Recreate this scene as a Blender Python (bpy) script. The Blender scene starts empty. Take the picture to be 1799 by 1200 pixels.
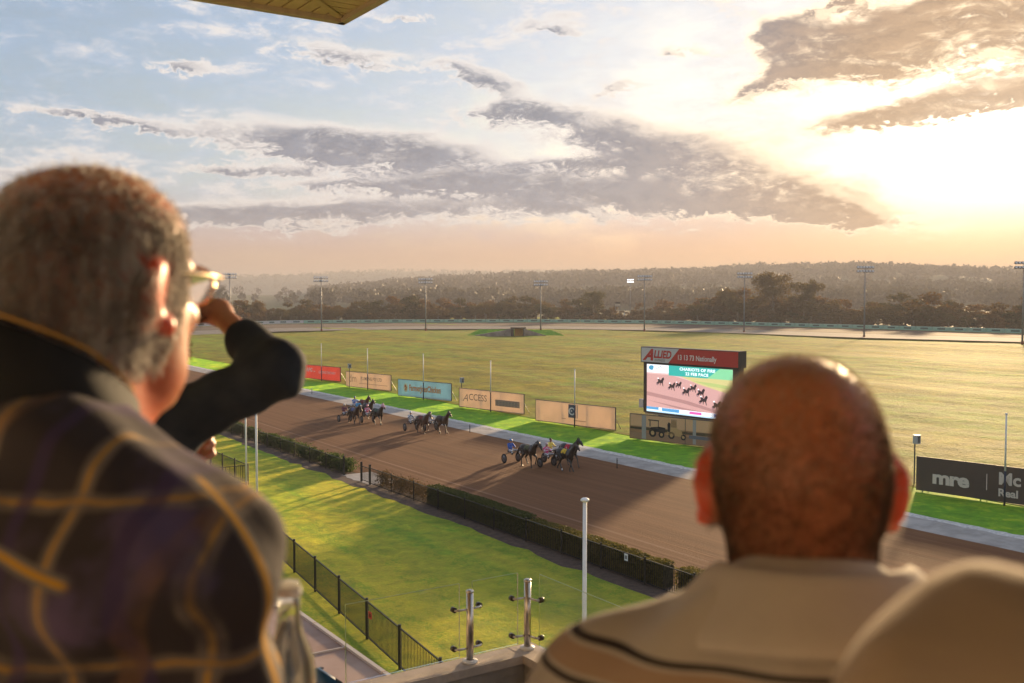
import bpy, bmesh, math, random
import numpy as np
from mathutils import Vector, Matrix, Euler
R = math.radians
random.seed(7); rng = np.random.default_rng(11)
scene = bpy.context.scene
COL = scene.collection

# ------------------------------------------------------------------ camera
CAM_H = 12.0; FPX = 1750.0; PITCH = math.atan(80/FPX)
cam_d = bpy.data.cameras.new('camera'); cam = bpy.data.objects.new('camera', cam_d); COL.objects.link(cam)
cam.location = (0, 0, CAM_H); cam.rotation_euler = (R(90)-PITCH, 0, 0)
cam_d.sensor_width = 36.0; cam_d.lens = FPX/1799*36.0
cam_d.clip_start = 0.05; cam_d.clip_end = 30000
cam_d.dof.use_dof = True; cam_d.dof.focus_distance = 75.0; cam_d.dof.aperture_fstop = 5.0
scene.camera = cam

# ------------------------------------------------------------------ sun, sky, exposure
SUN_AZ, SUN_EL = R(25.5), R(8.0)          # azimuth to the right of the view axis (+Y)
SUN_DIR = Vector((math.sin(SUN_AZ)*math.cos(SUN_EL), math.cos(SUN_AZ)*math.cos(SUN_EL), math.sin(SUN_EL)))
sl = bpy.data.lights.new('sun', 'SUN'); so = bpy.data.objects.new('sun', sl); COL.objects.link(so)
sl.energy = 4.6; sl.angle = R(3.0); sl.color = (1.0, 0.70, 0.38)
so.rotation_euler = (-SUN_DIR).to_track_quat('-Z', 'Y').to_euler(); so.location = SUN_DIR*60+Vector((0, 0, 12))
scene.view_settings.view_transform = 'Standard'; scene.view_settings.look = 'None'
scene.view_settings.gamma = 1.0; scene.view_settings.use_curve_mapping = False
scene.view_settings.exposure = 1.35
scene.cycles.use_denoising = True; scene.cycles.use_adaptive_sampling = True; scene.cycles.adaptive_threshold = 0.02
scene.cycles.max_bounces = 8; scene.cycles.transparent_max_bounces = 24; scene.cycles.volume_bounces = 0
scene.cycles.sample_clamp_indirect = 6.0

class S:
    """a socket with arithmetic: builds Math nodes"""
    def __init__(s, nt, sock): s.nt = nt; s.k = sock
    def _m(s, op, *a, clamp=False):
        n = s.nt.nodes.new('ShaderNodeMath'); n.operation = op; n.use_clamp = clamp
        for i, v in enumerate((s,)+a):
            if isinstance(v, S): s.nt.links.new(v.k, n.inputs[i])
            else: n.inputs[i].default_value = float(v)
        return S(s.nt, n.outputs[0])
    def __add__(s, o): return s._m('ADD', o)
    __radd__ = __add__
    def __sub__(s, o): return s._m('SUBTRACT', o)
    def __rsub__(s, o): return (s*-1.0)+o
    def __mul__(s, o): return s._m('MULTIPLY', o)
    __rmul__ = __mul__
    def __truediv__(s, o): return s._m('DIVIDE', o)
    def __pow__(s, o): return s._m('POWER', o)
    def mx(s, o): return s._m('MAXIMUM', o)
    def mn(s, o): return s._m('MINIMUM', o)
    def f(s, op, *a): return s._m(op, *a)
    def clamp(s): return s._m('ADD', 0.0, clamp=True)
    def ss(s, a, b):            # smoothstep from a (0) to b (1)
        n = s.nt.nodes.new('ShaderNodeMapRange'); n.interpolation_type = 'SMOOTHSTEP'
        s.nt.links.new(s.k, n.inputs[0]); n.inputs[1].default_value = a; n.inputs[2].default_value = b
        n.inputs[3].default_value = 0; n.inputs[4].default_value = 1
        return S(s.nt, n.outputs[0])

def comb(nt, x, y, z):
    n = nt.nodes.new('ShaderNodeCombineXYZ')
    for i, v in enumerate((x, y, z)):
        if isinstance(v, S): nt.links.new(v.k, n.inputs[i])
        else: n.inputs[i].default_value = v
    return n.outputs[0]
def noise(nt, vec, scale, detail=4, rough=0.55, lac=2.0, dist=0.0):
    n = nt.nodes.new('ShaderNodeTexNoise'); n.inputs['Scale'].default_value = scale
    n.inputs['Detail'].default_value = detail; n.inputs['Roughness'].default_value = rough
    n.inputs['Lacunarity'].default_value = lac; n.inputs['Distortion'].default_value = dist
    if vec is not None: nt.links.new(vec, n.inputs['Vector'])
    return S(nt, n.outputs[0])
def mixc(nt, fac, a, b, mode='MIX'):
    n = nt.nodes.new('ShaderNodeMix'); n.data_type = 'RGBA'; n.blend_type = mode
    if isinstance(fac, S): nt.links.new(fac.k, n.inputs[0])
    else: n.inputs[0].default_value = fac
    for i, v in ((6, a), (7, b)):
        if isinstance(v, (tuple, list)): n.inputs[i].default_value = (*v[:3], 1)
        else: nt.links.new(v, n.inputs[i])
    return n.outputs[2]

def build_world():
    w = bpy.data.worlds.new('World'); scene.world = w; w.use_nodes = True
    nt = w.node_tree; nt.nodes.clear()
    out = nt.nodes.new('ShaderNodeOutputWorld'); bg = nt.nodes.new('ShaderNodeBackground')
    nt.links.new(bg.outputs[0], out.inputs[0])
    sky = nt.nodes.new('ShaderNodeTexSky'); sky.sky_type = 'NISHITA'; sky.sun_disc = False
    sky.sun_elevation = SUN_EL; sky.sun_rotation = SUN_AZ
    sky.air_density = 1.0; sky.dust_density = 1.6; sky.ozone_density = 1.5
    tc = nt.nodes.new('ShaderNodeTexCoord'); sp = nt.nodes.new('ShaderNodeSeparateXYZ')
    nt.links.new(tc.outputs['Generated'], sp.inputs[0])
    X, Y, Z = (S(nt, sp.outputs[i]) for i in range(3))
    deg = 180/math.pi
    el = Z.mn(1).mx(-1).f('ARCSINE')*deg                       # degrees
    az = X.f('ARCTAN2', Y)*deg
    # angle to the sun
    dt = nt.nodes.new('ShaderNodeVectorMath'); dt.operation = 'DOT_PRODUCT'
    nt.links.new(tc.outputs['Generated'], dt.inputs[0]); dt.inputs[1].default_value = SUN_DIR
    ang = S(nt, dt.outputs['Value']).mn(1).mx(-1).f('ARCCOSINE')*deg
    # cloud layer coordinates: a flat deck seen from below
    zz = Z.mx(0.0)+0.085
    px, py = X/zz, Y/zz
    v2 = comb(nt, px, py, 0.3)
    n_big = noise(nt, v2, 0.55, 6, 0.58)
    def pe(x, y): 
        a = math.degrees(math.atan((x-899.5)/FPX)); e = math.degrees(math.atan((520-y)/FPX*math.cos(math.radians(a))))
        return a, e
    B = [(620, 100, 150, 24, -6), (860, 150, 90, 22, -20), (560, 250, 270, 44, -4), (700, 272, 170, 30, 0), (190, 212, 130, 10, -6), (1085, 155, 60, 14, 0),
         (1500, 100, 150, 56, 4), (1380, 60, 60, 30, 0), (1720, 65, 160, 75, -8), (1470, 20, 50, 12, 8), (1560, 105, 80, 26, 0), (1700, 40, 110, 40, 0), (1420, 115, 80, 24, 0), (1640, 195, 130, 16, 6), (330, 120, 60, 14, 0), (1000, 60, 70, 12, 0), (1200, 95, 50, 10, 0), (720, 40, 60, 10, 0), (1640, 190, 190, 26, 6), (1350, 150, 80, 16, 20),
         (1090, 240, 190, 34, -10), (900, 200, 110, 18, 0), (1330, 310, 250, 52, -10), (1140, 345, 280, 34, -4), (1480, 375, 140, 28, -6), (760, 368, 460, 26, 0), (430, 385, 220, 22, 0), (1060, 290, 150, 12, 0), (880, 315, 130, 11, 0), (420, 300, 120, 10, 0), (720, 330, 300, 12, 0)]
    def density(az, el):
        n_mid = noise(nt, comb(nt, az*0.50, el*1.45, 0.0), 0.36, 8, 0.66, dist=0.3)
        n_fin = noise(nt, comb(nt, az*0.75, el*1.6, 4.0), 0.95, 7, 0.68, dist=0.5)
        azd = az+(noise(nt, comb(nt, az*0.6, el*1.0, 9.0), 0.45, 5, 0.6)-0.5)*5.0; eld = el+(n_fin-0.5)*2.4
        acc = None
        for (x, y, rx, ry, tilt) in B:
            a, e = pe(x, y); ra, re = rx/FPX*deg, ry/FPX*deg; c, s_ = math.cos(R(tilt)), math.sin(R(tilt))
            da, de = azd-a, eld-e
            u = (da*c+de*s_)/ra; v = (de*c-da*s_)/re
            t = ((u*u+v*v)*-1.0).f('EXPONENT'); acc = t if acc is None else acc+t
        d = (acc.mn(1.2)*0.80+(n_fin-0.5)*1.15+(n_mid-0.5)*1.25).ss(0.16, 1.0)
        scat = (n_big*0.55+n_mid*0.65+(n_fin-0.5)*0.25).ss(0.57, 0.84)*el.ss(1.5, 6.0)*0.8
        return d.mx(scat)*el.ss(0.3, 3.0), n_mid, n_fin
    dens, n_mid, n_fin = density(az, el)
    sa, se = math.degrees(SUN_AZ), math.degrees(SUN_EL)            # a second sample a little nearer the sun: which side of a cloud is lit
    da_, de_ = az*-1.0+sa, el*-1.0+(se+3.0); ln = (da_*da_+de_*de_).f('SQRT').mx(0.5)
    d2, _, _ = density(az+da_/ln*0.75, el+de_/ln*0.55)
    sun_side = (dens-d2).ss(-0.10, 0.42)
    # clear sky: Nishita, seen through a thin bright veil
    nish = nt.nodes.new('ShaderNodeVectorMath'); nish.operation = 'SCALE'
    nt.links.new(sky.outputs[0], nish.inputs[0]); nish.inputs['Scale'].default_value = 0.06
    near = ang.ss(25.0, 5.0)                                       # 1 near the sun
    veil = mixc(nt, near, (0.160, 0.240, 0.370), (0.27, 0.285, 0.31))
    hz = el.ss(7.0, 0.8)
    veil = mixc(nt, hz, veil, mixc(nt, ang.ss(42, 8), (0.27, 0.135, 0.082), (0.42, 0.165, 0.042)))
    vf = (n_mid*0.5+n_big*0.35+hz*0.35+near*0.25+0.05).ss(0.22, 0.80)*0.84+0.10
    base = mixc(nt, vf, nish.outputs[0], veil)
    # cloud bodies: slate blue away from the sun, brown towards it; rims cream to gold
    thick = dens.ss(0.35, 1.0)
    body = mixc(nt, ang.ss(17.0, 5.0), (0.042, 0.060, 0.096), (0.125, 0.068, 0.030))
    lit = ang.ss(55.0, 110.0)                                      # clouds opposite the sun, out of view, brightened as front-lit to add fill
    body = mixc(nt, (n_fin*0.5+n_mid*0.5).ss(0.35, 0.68)*0.55, body, mixc(nt, near, (0.125, 0.15, 0.195), (0.30, 0.18, 0.09)))
    body = mixc(nt, lit, body, (0.50, 0.44, 0.40))
    rim = mixc(nt, near, (0.38, 0.36, 0.345), (0.66, 0.50, 0.32))
    cl = mixc(nt, (thick*(1.0-sun_side*0.75)).clamp(), rim, body)
    wisp = (n_mid*0.6+n_fin*0.5).ss(0.52, 0.72)*el.ss(2.0, 7.0)*0.55
    base = mixc(nt, wisp, base, mixc(nt, near, (0.33, 0.33, 0.345), (0.38, 0.36, 0.335)))
    col = mixc(nt, dens.ss(0.0, 0.55)*0.95, base, cl)
    # the aureole of the low sun
    gl = ((ang*ang)/(-2*4.3*4.3)).f('EXPONENT')*0.55+((ang*ang)/(-2*10.0*10.0)).f('EXPONENT')*0.035
    gl = gl*(1.0-thick*0.86)*(el.ss(-1.0, 6.5)*0.85+0.15)
    gcol = nt.nodes.new('ShaderNodeVectorMath'); gcol.operation = 'SCALE'
    nt.links.new(mixc(nt, el.ss(6.0, 1.0), (1.0, 0.90, 0.74), (1.0, 0.60, 0.22)), gcol.inputs[0]); nt.links.new(gl.k, gcol.inputs['Scale'])
    fin = mixc(nt, 1.0, col, gcol.outputs[0], 'ADD')
    nt.links.new(fin, bg.inputs[0]); bg.inputs[1].default_value = 1.0
    w.cycles.sampling_method = 'MANUAL'; w.cycles.sample_map_resolution = 1024
build_world()

# ------------------------------------------------------------------ helpers
UP = Vector((0, 0, 1))
FWD = Vector((0, math.cos(PITCH), -math.sin(PITCH))); CUP = Vector((0, math.sin(PITCH), math.cos(PITCH)))
CAMP = Vector((0, 0, CAM_H))
def ray(px, py): return Vector(((px-899.5)/FPX, 0, 0))+FWD+CUP*((600-py)/FPX)
def G(px, py, z=0.0):                      # where the ray of a pixel meets the level z
    d = ray(px, py); k = (z-CAM_H)/d.z; return CAMP+d*k
def AT(px, py, Y):                         # the point of a pixel's ray at distance Y along +Y
    d = ray(px, py); return CAMP+d*(Y/d.y)
TA = R(33.5)
U = Vector((-math.sin(TA), math.cos(TA), 0)); Nn = Vector((math.cos(TA), math.sin(TA), 0))   # along / across the home straight
def ST(s, t, z=0.0): return U*s+Nn*t+Vector((0, 0, z))
def st(p): return p.dot(U), p.dot(Nn)

def tag(o, label=None, cat=None, group=None, kind=None):
    if label: o['label'] = label
    if cat: o['category'] = cat
    if group: o['group'] = group
    if kind: o['kind'] = kind
    return o
def empty(name, loc=(0, 0, 0), rz=0.0, label=None, cat=None, group=None):
    o = bpy.data.objects.new(name, None); COL.objects.link(o); o.location = loc; o.rotation_euler = (0, 0, rz)
    o.empty_display_size = 0.2
    return tag(o, label, cat, group)
def link(name, me, mat=None, parent=None, smooth=False):
    o = bpy.data.objects.new(name, me); COL.objects.link(o)
    if mat is not None and not me.materials: me.materials.append(mat)
    if parent is not None: o.parent = parent
    if smooth: me.shade_smooth()
    return o
def own_mat(o, mat):                       # material on the object, mesh data shared
    if not o.data.materials: o.data.materials.append(mat)
    o.material_slots[0].link = 'OBJECT'; o.material_slots[0].material = mat
def copy_tree(o, parent=None):
    c = o.copy(); COL.objects.link(c); c.parent = parent
    for ch in o.children: copy_tree(ch, c)
    return c

class MB:
    def __init__(s): s.v = []; s.f = []
    def add(s, vs, fs):
        n = len(s.v); s.v += [tuple(v) for v in vs]; s.f += [tuple(i+n for i in f) for f in fs]; return s
    def box(s, c, size, rz=0.0, M=None):
        hx, hy, hz = (k/2 for k in size); ca, sa = math.cos(rz), math.sin(rz); vs = []
        for z in (-hz, hz):
            for x, y in ((-hx, -hy), (hx, -hy), (hx, hy), (-hx, hy)):
                p = Vector((x*ca-y*sa, x*sa+y*ca, z))+Vector(c); vs.append(M @ p if M else p)
        return s.add(vs, [(3, 2, 1, 0), (4, 5, 6, 7), (0, 1, 5, 4), (1, 2, 6, 5), (2, 3, 7, 6), (3, 0, 4, 7)])
    def tube(s, pts, r, n=8, caps=True):
        pts = [Vector(p) for p in pts]; rs = r if isinstance(r, (list, tuple)) else [r]*len(pts); rings = []
        ref = None
        for i, p in enumerate(pts):
            a = pts[max(i-1, 0)]; b = pts[min(i+1, len(pts)-1)]; t = (b-a).normalized()
            if ref is None: ref = t.orthogonal().normalized()
            ref = (ref-t*ref.dot(t)).normalized(); bn = t.cross(ref)
            rings.append([p+(ref*math.cos(k*math.tau/n)+bn*math.sin(k*math.tau/n))*rs[i] for k in range(n)])
        vs = [v for rg in rings for v in rg]; fs = []
        for i in range(len(pts)-1):
            for k in range(n): fs.append((i*n+k, i*n+(k+1) % n, (i+1)*n+(k+1) % n, (i+1)*n+k))
        if caps: fs.append(tuple(range(n-1, -1, -1))); fs.append(tuple((len(pts)-1)*n+k for k in range(n)))
        return s.add(vs, fs)
    def lathe(s, prof, c=(0, 0, 0), n=20):
        vs = []; fs = []
        for r, z in prof:
            for k in range(n): vs.append((c[0]+r*math.cos(k*math.tau/n), c[1]+r*math.sin(k*math.tau/n), c[2]+z))
        for i in range(len(prof)-1):
            for k in range(n): fs.append((i*n+k, i*n+(k+1) % n, (i+1)*n+(k+1) % n, (i+1)*n+k))
        fs.append(tuple(range(n-1, -1, -1))); fs.append(tuple((len(prof)-1)*n+k for k in range(n)))
        return s.add(vs, fs)
    def prism(s, poly, axis_o, ex, ey, ez, th):   # polygon in the ex,ey plane, thickness along ez
        o = Vector(axis_o); n = len(poly)
        vs = [o+ex*x+ey*y for x, y in poly]+[o+ex*x+ey*y+ez*th for x, y in poly]
        fs = [tuple(range(n-1, -1, -1)), tuple(range(n, 2*n))]+[(i, (i+1) % n, n+(i+1) % n, n+i) for i in range(n)]
        return s.add(vs, fs)
    def quad(s, a, b, c, d): return s.add([a, b, c, d], [(0, 1, 2, 3)])
    def mesh(s, name):
        m = bpy.data.meshes.new(name); m.from_pydata(s.v, [], s.f); m.update(); return m
    def build(s, name, mat, parent=None, smooth=False): return link(name, s.mesh(name), mat, parent, smooth)

def np_mesh(name, V, F):
    """mesh from arrays; F is (m,3) or (m,4)"""
    me = bpy.data.meshes.new(name); V = np.asarray(V, np.float32); F = np.asarray(F, np.int32)
    k = F.shape[1]; me.vertices.add(len(V)); me.vertices.foreach_set('co', V.ravel())
    me.loops.add(F.size); me.loops.foreach_set('vertex_index', F.ravel())
    me.polygons.add(len(F)); me.polygons.foreach_set('loop_start', np.arange(0, F.size, k, dtype=np.int32))
    me.update(calc_edges=True); return me

# ---- signed distance fields, meshed with surface nets: one continuous skin
class SDF:
    def __init__(s, lo, hi, h):
        s.lo = np.array(lo, np.float32); s.h = h
        n = np.ceil((np.array(hi)-np.array(lo))/h).astype(int)+1; s.n = n
        s.ax = [s.lo[i]+np.arange(n[i], dtype=np.float32)*h for i in range(3)]
        s.d = np.full(tuple(n), 9.0, np.float32)
    def _sub(s, lo, hi, m):
        sl = []
        for i in range(3):
            a = int(max(0, math.floor((lo[i]-m-s.lo[i])/s.h))); b = int(min(s.n[i], math.ceil((hi[i]+m-s.lo[i])/s.h)+1)); sl.append(slice(a, max(a, b)))
        return tuple(sl)
    def _grid(s, sl): return s.ax[0][sl[0]][:, None, None], s.ax[1][sl[1]][None, :, None], s.ax[2][sl[2]][None, None, :]
    def _op(s, sl, d, k, op):
        c = s.d[sl]
        if c.size == 0: return s
        if op == 'u':
            if k > 0:
                hh = np.clip(0.5+0.5*(c-d)/k, 0, 1); s.d[sl] = np.where(c > 5, np.minimum(c, d), c*(1-hh)+d*hh-k*hh*(1-hh))
            else: s.d[sl] = np.minimum(c, d)
        else:
            k = max(k, 1e-5); hh = np.clip(0.5-0.5*(c+d)/k, 0, 1); s.d[sl] = np.where(c > 5, c, c*(1-hh)-d*hh+k*hh*(1-hh))
        return s
    def cone(s, a, b, ra, rb, k=0.02, op='u'):
        a = np.array(a, np.float32); b = np.array(b, np.float32); r = max(ra, rb)
        sl = s._sub(np.minimum(a, b)-r, np.maximum(a, b)+r, k+3*s.h); x, y, z = s._grid(sl)
        ab = b-a; L = float(ab@ab)+1e-12
        t = np.clip(((x-a[0])*ab[0]+(y-a[1])*ab[1]+(z-a[2])*ab[2])/L, 0, 1)
        d = np.sqrt((x-a[0]-t*ab[0])**2+(y-a[1]-t*ab[1])**2+(z-a[2]-t*ab[2])**2)-(ra+(rb-ra)*t)
        return s._op(sl, d, k, op)
    def chain(s, pts, k=0.02):
        for (a, ra), (b, rb) in zip(pts[:-1], pts[1:]): s.cone(a, b, ra, rb, k)
        return s
    def ell(s, c, r, k=0.02, rot=None, op='u'):
        c = np.array(c, np.float32); r = np.array(r, np.float32); m = float(r.max())
        sl = s._sub(c-m, c+m, k+3*s.h); x, y, z = s._grid(sl); x, y, z = x-c[0], y-c[1], z-c[2]
        if rot is not None:
            Mx = np.array(Euler(rot).to_matrix().transposed(), np.float32)
            x, y, z = (Mx[i, 0]*x+Mx[i, 1]*y+Mx[i, 2]*z for i in range(3))
        k0 = np.sqrt((x/r[0])**2+(y/r[1])**2+(z/r[2])**2); k1 = np.sqrt((x/r[0]**2)**2+(y/r[1]**2)**2+(z/r[2]**2)**2)
        return s._op(sl, k0*(k0-1)/np.maximum(k1, 1e-6), k, op)
    def displace(s, fn):                    # fn(x,y,z) added to the field near the surface
        x, y, z = np.meshgrid(*s.ax, indexing='ij', sparse=True); near = np.abs(s.d) < 0.12
        dv = np.broadcast_to(fn(x, y, z), s.d.shape); s.d = np.where(near, s.d+dv, s.d).astype(np.float32); return s
    def cut(s, fn, k=0.0):                  # keep where fn<0
        x, y, z = np.meshgrid(*s.ax, indexing='ij', sparse=True); s.d = np.maximum(s.d, np.broadcast_to(fn(x, y, z), s.d.shape)).astype(np.float32); return s
    def mesh(s, name):
        d = s.d.copy()
        for i in range(3):                  # closed at the borders
            ix = [slice(None)]*3; ix[i] = 0; d[tuple(ix)] = np.maximum(d[tuple(ix)], 1e-3); ix[i] = -1; d[tuple(ix)] = np.maximum(d[tuple(ix)], 1e-3)
        ins = d < 0; n0, n1, n2 = np.array(d.shape)-1
        cnt = np.zeros((n0, n1, n2), np.int8)
        for i in (0, 1):
            for j in (0, 1):
                for k in (0, 1): cnt += ins[i:i+n0, j:j+n1, k:k+n2]
        act = (cnt > 0) & (cnt < 8); idx = np.full(act.shape, -1, np.int64); ci = np.argwhere(act); idx[act] = np.arange(len(ci))
        acc = np.zeros((len(ci), 3), np.float64); w = np.zeros(len(ci))
        cor = [(i, j, k) for i in (0, 1) for j in (0, 1) for k in (0, 1)]
        for a in range(8):
            for b in range(a+1, 8):
                A, B = np.array(cor[a]), np.array(cor[b])
                if np.abs(A-B).sum() != 1: continue
                va = d[tuple((ci+A).T)]; vb = d[tuple((ci+B).T)]; m = (va < 0) != (vb < 0)
                t = va[m]/(va[m]-vb[m]); acc[m] += A+(B-A)*t[:, None]; w[m] += 1
        V = s.lo+(ci+acc/w[:, None])*s.h
        F = []
        for axis in range(3):
            o = [0, 0, 0]; o[axis] = 1
            a = ins[:n0, :n1, :n2]; sh = [slice(o[i], o[i]+(n0, n1, n2)[i]) for i in range(3)]; b = ins[tuple(sh)]
            e = np.argwhere(a != b); u, v = [i for i in range(3) if i != axis]
            e = e[(e[:, u] > 0) & (e[:, v] > 0)]
            if not len(e): continue
            du = np.zeros(3, int); du[u] = 1; dv = np.zeros(3, int); dv[v] = 1
            q = np.stack([idx[tuple((e-du-dv).T)], idx[tuple((e-dv).T)], idx[tuple(e.T)], idx[tuple((e-du).T)]], 1)
            fl = a[tuple(e.T)]
            if axis == 1: fl = ~fl
            q[~fl] = q[~fl][:, ::-1]; F.append(q)
        F = np.concatenate(F); F = F[(F >= 0).all(1)]
        return np_mesh(name, V, F)

def vnoise(x, y, z, f, seed=0):             # cheap smooth value: sums of sines
    r = np.random.default_rng(seed); o = 0
    for i in range(5):
        k = r.normal(size=3)*f; p = r.uniform(0, 6.28); o = o+np.sin(k[0]*x+k[1]*y+k[2]*z+p)
    return o/5

# ---- materials
def mat(name, col, rough=0.7, metal=0.0, var=0.0, vscale=8.0, bump=0.0, bscale=30.0, spec=0.35, trans=0.0, coord='Object', col2=None, sub=0.0, emit=None, alpha=None, detail=5):
    m = bpy.data.materials.new(name); m.use_nodes = True; nt = m.node_tree; b = nt.nodes['Principled BSDF']
    b.inputs['Roughness'].default_value = rough; b.inputs['Metallic'].default_value = metal; b.inputs['Specular IOR Level'].default_value = spec
    b.inputs['Base Color'].default_value = (*col, 1)
    tc = nt.nodes.new('ShaderNodeTexCoord'); vec = tc.outputs[coord]
    if var > 0 or col2:
        n = noise(nt, vec, vscale, detail, 0.6)
        c2 = col2 if col2 else tuple(c*(1-var) for c in col); c1 = col if col2 else tuple(min(1, c*(1+var)) for c in col)
        nt.links.new(mixc(nt, n.ss(0.3, 0.7), c1, c2), b.inputs['Base Color'])
    if bump > 0:
        bn = nt.nodes.new('ShaderNodeBump'); bn.inputs['Strength'].default_value = bump; bn.inputs['Distance'].default_value = 0.02
        nt.links.new(noise(nt, vec, bscale, 4, 0.6).k, bn.inputs['Height']); nt.links.new(bn.outputs[0], b.inputs['Normal'])
    if sub > 0:
        b.inputs['Subsurface Weight'].default_value = sub; b.inputs['Subsurface Radius'].default_value = (1.0, 0.3, 0.15); b.inputs['Subsurface Scale'].default_value = 0.012
    if emit: b.inputs['Emission Color'].default_value = (*col, 1); b.inputs['Emission Strength'].default_value = emit
    if trans > 0:
        out = nt.nodes['Material Output']; tr = nt.nodes.new('ShaderNodeBsdfTranslucent'); mx = nt.nodes.new('ShaderNodeMixShader'); mx.inputs[0].default_value = trans
        if b.inputs['Base Color'].is_linked: nt.links.new(b.inputs['Base Color'].links[0].from_socket, tr.inputs[0])
        else: tr.inputs[0].default_value = (*col, 1)
        nt.links.new(b.outputs[0], mx.inputs[1]); nt.links.new(tr.outputs[0], mx.inputs[2]); nt.links.new(mx.outputs[0], out.inputs[0])
    return m
MC = {}
def cm(name, *a, **k):
    if name not in MC: MC[name] = mat(name, *a, **k)
    return MC[name]
def leaf_mat(name, c1, c2, trans=0.4, rough=0.6):
    m = bpy.data.materials.new(name); m.use_nodes = True; nt = m.node_tree; b = nt.nodes['Principled BSDF']; out = nt.nodes['Material Output']
    b.inputs['Roughness'].default_value = rough; b.inputs['Specular IOR Level'].default_value = 0.2
    g = nt.nodes.new('ShaderNodeNewGeometry'); oi = nt.nodes.new('ShaderNodeObjectInfo')
    r = S(nt, g.outputs['Random Per Island']); o = S(nt, oi.outputs['Random'])
    col = mixc(nt, (r*0.35+o*0.72-0.03).clamp(), c1, c2)
    nt.links.new(col, b.inputs['Base Color'])
    tr = nt.nodes.new('ShaderNodeBsdfTranslucent'); nt.links.new(col, tr.inputs[0])
    mx = nt.nodes.new('ShaderNodeMixShader'); mx.inputs[0].default_value = trans
    nt.links.new(b.outputs[0], mx.inputs[1]); nt.links.new(tr.outputs[0], mx.inputs[2]); nt.links.new(mx.outputs[0], out.inputs[0])
    return m
def text_mesh(txt, size, bold=0.0, shear=0.0, space=1.0, align='LEFT'):
    c = bpy.data.curves.new('t', 'FONT'); c.body = txt; c.size = size; c.offset = bold; c.shear = shear; c.space_character = space; c.align_x = align; c.resolution_u = 3
    o = bpy.data.objects.new('t', c); COL.objects.link(o); dg = bpy.context.evaluated_depsgraph_get()
    me = bpy.data.meshes.new_from_object(o.evaluated_get(dg)); bpy.data.objects.remove(o); bpy.data.curves.remove(c); me.materials.clear(); return me
def quads_cloud(P, size, aspect=1.0, tilt=1.0, r=None, nrm=None):
    """leaf quads: centres P, random orientation; returns V,F"""
    r = r or rng; n = len(P); sz = size*r.uniform(0.6, 1.35, n)[:, None]
    d = r.normal(size=(n, 3)); d[:, 2] *= tilt; d /= np.linalg.norm(d, axis=1)[:, None]
    e = r.normal(size=(n, 3)); e -= d*(e*d).sum(1)[:, None]; e /= np.linalg.norm(e, axis=1)[:, None]; f = np.cross(d, e)
    a, b = e*sz, f*sz*aspect
    V = np.stack([P-a-b*0.25, P-b, P+a+b*0.25, P+b], 1).reshape(-1, 3); F = np.arange(n*4).reshape(n, 4)
    return V, F

# ------------------------------------------------------------------ ground materials
def grass_mat(name, c_dry, c_green, c_dark, sx=0.35, sy=0.05, fine=6.0, bump=0.9, bdist=0.08, patch=0.03, thr=(0.36, 0.64), sheen=0.0, stint=(0.5, 0.55, 0.04), mot=1.0, mow=0.0):
    m = bpy.data.materials.new(name); m.use_nodes = True; nt = m.node_tree; b = nt.nodes['Principled BSDF']
    b.inputs['Roughness'].default_value = 0.85; b.inputs['Specular IOR Level'].default_value = 0.15
    b.inputs['Sheen Weight'].default_value = sheen; b.inputs['Sheen Roughness'].default_value = 0.5; b.inputs['Sheen Tint'].default_value = (*stint, 1)
    tc = nt.nodes.new('ShaderNodeTexCoord'); sp = nt.nodes.new('ShaderNodeSeparateXYZ'); nt.links.new(tc.outputs['Object'], sp.inputs[0])
    x, y = S(nt, sp.outputs[0]), S(nt, sp.outputs[1])
    v_st = comb(nt, x*sx, y*sy, 0); v_p = comb(nt, x*patch, y*patch*0.55, 2.0); v_f = comb(nt, x, y, 0)
    big = noise(nt, v_p, 1.0, 5, 0.6, dist=0.5); stk = noise(nt, v_st, 1.0, 6, 0.62); fn = noise(nt, v_f, fine, 3, 0.6); md = noise(nt, v_f, fine*0.12, 4, 0.6)
    c = mixc(nt, (big*0.42+stk*0.36+md*0.40-0.08).ss(*thr), c_dry, c_green)
    m2 = noise(nt, comb(nt, x*1.3, y*0.7, 7.0), fine*0.05, 5, 0.7)
    c = mixc(nt, (fn*0.55+md*0.5+m2*0.35-0.17).ss(0.62, 0.40)*0.85, c, c_dark)
    if mow > 0: c = mixc(nt, ((x*(math.pi/mow)+stk*2.0).f('SINE')).ss(-0.35, 0.35)*0.30, c, tuple(k*1.1 for k in c_dry))
    m3 = noise(nt, comb(nt, x, y, 12.0), patch*11, 7, 0.72, dist=0.6)
    c = mixc(nt, m3.ss(0.50, 0.70)*(0.55*mot), c, c_dark); c = mixc(nt, m3.ss(0.48, 0.30)*(0.5*mot), c, tuple(k*1.25 for k in c_dry))
    nt.links.new(c, b.inputs['Base Color'])
    if sheen > 0: nt.links.new(mixc(nt, 1.0, c, tuple(k*5.0 for k in stint), 'MULTIPLY'), b.inputs['Sheen Tint']); nt.links.new(((fn*0.5+m3*0.9+md*0.5).ss(1.18, 0.72)*sheen+sheen*0.25).clamp().k, b.inputs['Sheen Weight'])
    bn = nt.nodes.new('ShaderNodeBump'); bn.inputs['Strength'].default_value = bump; bn.inputs['Distance'].default_value = bdist
    nt.links.new((fn*0.6+md*0.8+stk*0.5).k, bn.inputs['Height']); nt.links.new(bn.outputs[0], b.inputs['Normal'])
    return m
M_infield = grass_mat('infield_grass', (0.175, 0.145, 0.010), (0.120, 0.195, 0.010), (0.060, 0.068, 0.006), sx=0.10, sy=0.03, fine=2.6, bump=1.0, bdist=0.22, patch=0.022, thr=(0.42, 0.62), sheen=0.29, stint=(0.72, 0.64, 0.4))
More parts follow.
